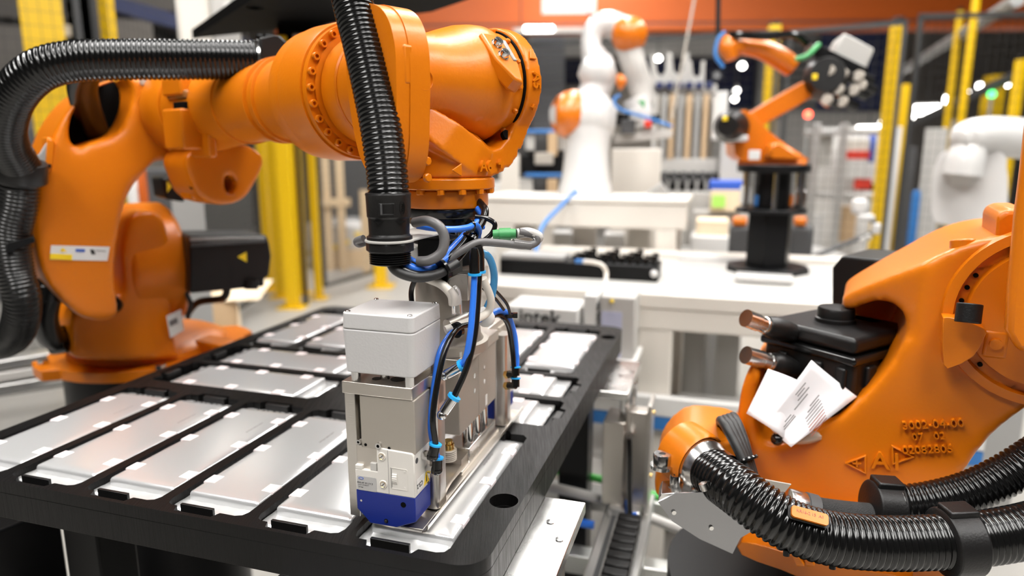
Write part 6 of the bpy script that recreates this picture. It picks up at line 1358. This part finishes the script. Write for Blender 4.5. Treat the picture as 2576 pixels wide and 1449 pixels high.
MB().tube([TF2 @ V((-.115, 1.043, -.175)), TF2 @ V((-.112, 1.035, -.21)), TF2 @ V((-.110, 1.03, -.27)), TF2 @ V((-.105, 1.02, -.34))], .005, 10).build('black_hose', 'black_gloss', lc)
MB().tube([TF2 @ V((-.115, 1.043, -.295)), TF2 @ V((-.108, 1.025, -.33)), TF2 @ V((-.100, 1.02, -.36)), TF2 @ V((-.10, .99, -.40))], .005, 10).build('blue_hose', 'blue_tube', lc)
MB().tube([TF2 @ V((-.100, 1.03, -.31)), TF2 @ V((-.095, 1.02, -.36)), TF2 @ V((-.098, .985, -.40))], .005, 10).build('blue_hose', 'blue_tube', lc)
TB2((-.150, 1.04, -.98), (-.090, 1.10, -.315)).build('cylinder_post', 'profile', lc, bevel=.003)
# frame rails below, running away from and across the view
fm_ = thing('profile_table', 'aluminium profile table carrying the black tray', 'table', TF @ V((-.2, .9, -TZ)))
for b_, m in ((-.160, 'profile'), (-.114, 'profile')):
    TB((b_ - .02, .45, -.34), (b_ + .02, 1.28, -.30)).build('long_profile', m, fm_, bevel=.003); TB((b_ - .004, .45, -.3005), (b_ + .004, 1.28, -.298)).build('profile_groove', 'dark_grey', fm_)
for a_, z, m in ((1.20, -.42, 'profile'), (1.34, -.36, 'profile'), (1.46, -.42, 'profile'), (.95, -.52, 'profile'), (1.10, -.50, 'profile')):
    TB((-.80, a_ - .02, z - .02), (.02 if a_ > 1.15 else -.10, a_ + .02, z + .02)).build('cross_profile', m, fm_, bevel=.003)
for b_, a_ in ((-.80, .66), (-.80, 1.30), (-.26, .70), (-.26, 1.30)):
    TB((b_ - .03, a_ - .03, -.95), (b_ + .03, a_ + .03, -.0605)).build('frame_leg', 'black_paint', fm_, bevel=.003)
TB((-.86, .60, -.30), (-.22, .64, -.26)).build('cross_profile', 'black_paint', fm_, bevel=.003)
ec = thing('cable_chain', 'black cable chain lying on the profile beside the lifting cylinder', 'chain', TF @ V((-.126, .87, -.298)))
for i in range(22):
    a_ = 1.12 - i * .024; TB((-.146, a_ - .0105, -.2978), (-.106, a_ + .0105, -.266)).build('chain_link', 'black_plastic', ec, bevel=.003)
# coloured cables crossing under the tray
def ucable(name, pts, r, m, lab): tag(MB().tube([TF @ V(p) for p in pts], r, 10, 10).build(name, m), lab, 'cable')
ucable('green_cable', [(-.60, 1.33, -.30), (-.20, 1.32, -.305), (-.02, 1.28, -.33), (.10, 1.25, -.36)], .008, 'green_cable', 'upper green cable crossing behind the lifting cylinder')
ucable('green_cable', [(-.60, .99, -.47), (-.20, .985, -.475), (-.06, .97, -.475), (.0, .96, -.48)], .007, 'green_cable', 'lower green cable crossing beside the cable chain')
ucable('green_cable', [(-.30, .93, -.485), (-.10, .922, -.485), (.0, .915, -.49)], .006, 'green_cable', 'lowest green cable just below the other one')
ucable('blue_cable', [(-.60, 1.20, -.33), (-.35, 1.19, -.332), (-.20, 1.19, -.335)], .008, 'blue_tube', 'blue cable crossing under the right tray edge')
ucable('grey_cable', [(-.60, 1.25, -.29), (-.25, 1.24, -.30), (-.05, 1.20, -.32), (.1, 1.16, -.34)], .010, 'grey_light', 'light grey cable crossing under the right tray edge')
# things below left
tag(PB('floor_cabinet', 'black_paint', None, -120, 1320, 160, 1700, .95, .3, .3, zb=0), 'black machine housing below the left tray corner', 'housing')
cvr = thing('conveyor_profile', 'silver double profile running past the black pedestal at left', 'profile', pd(80, 930, 1.75))
for v, m in ((905, 'profile'), (935, 'grey_light'), (965, 'profile')):
    a_, b_ = pd(-260, v + 48, 1.62), pd(300, v - 40, 2.0); d_ = (b_ - a_).normalized(); f = frame(a_, d_, EZ.cross(d_).normalized(), d_.cross(EZ.cross(d_).normalized()))
    MB().box((0, -.03, -.013), ((b_ - a_).length, .03, .011), f).build('profile_bar', m, cvr, bevel=.003)
MB().box((-.25, .0, 0), (-.2, .05, pd(0, 950, 1.7).z - .02), Matrix.Translation((-.9, 1.7, 0))).build('profile_leg', 'profile', cvr)
lp_ = thing('floor_rail', 'pale profile rail slanting under the tray front', 'rail', pd(860, 1420, 1.05))
a_, b_ = pd(640, 1560, 1.05), pd(1010, 1340, 1.5); d_ = (b_ - a_).normalized(); sx = EZ.cross(d_).normalized(); f = frame(a_, d_, sx, d_.cross(sx))
MB().box((0, -.03, -.02), ((b_ - a_).length, .03, .02), f).build('rail_body', 'profile', lp_, bevel=.003); MB().box((0, -.004, .02), ((b_ - a_).length, .004, .0215), f).build('rail_groove', 'dark_grey', lp_)
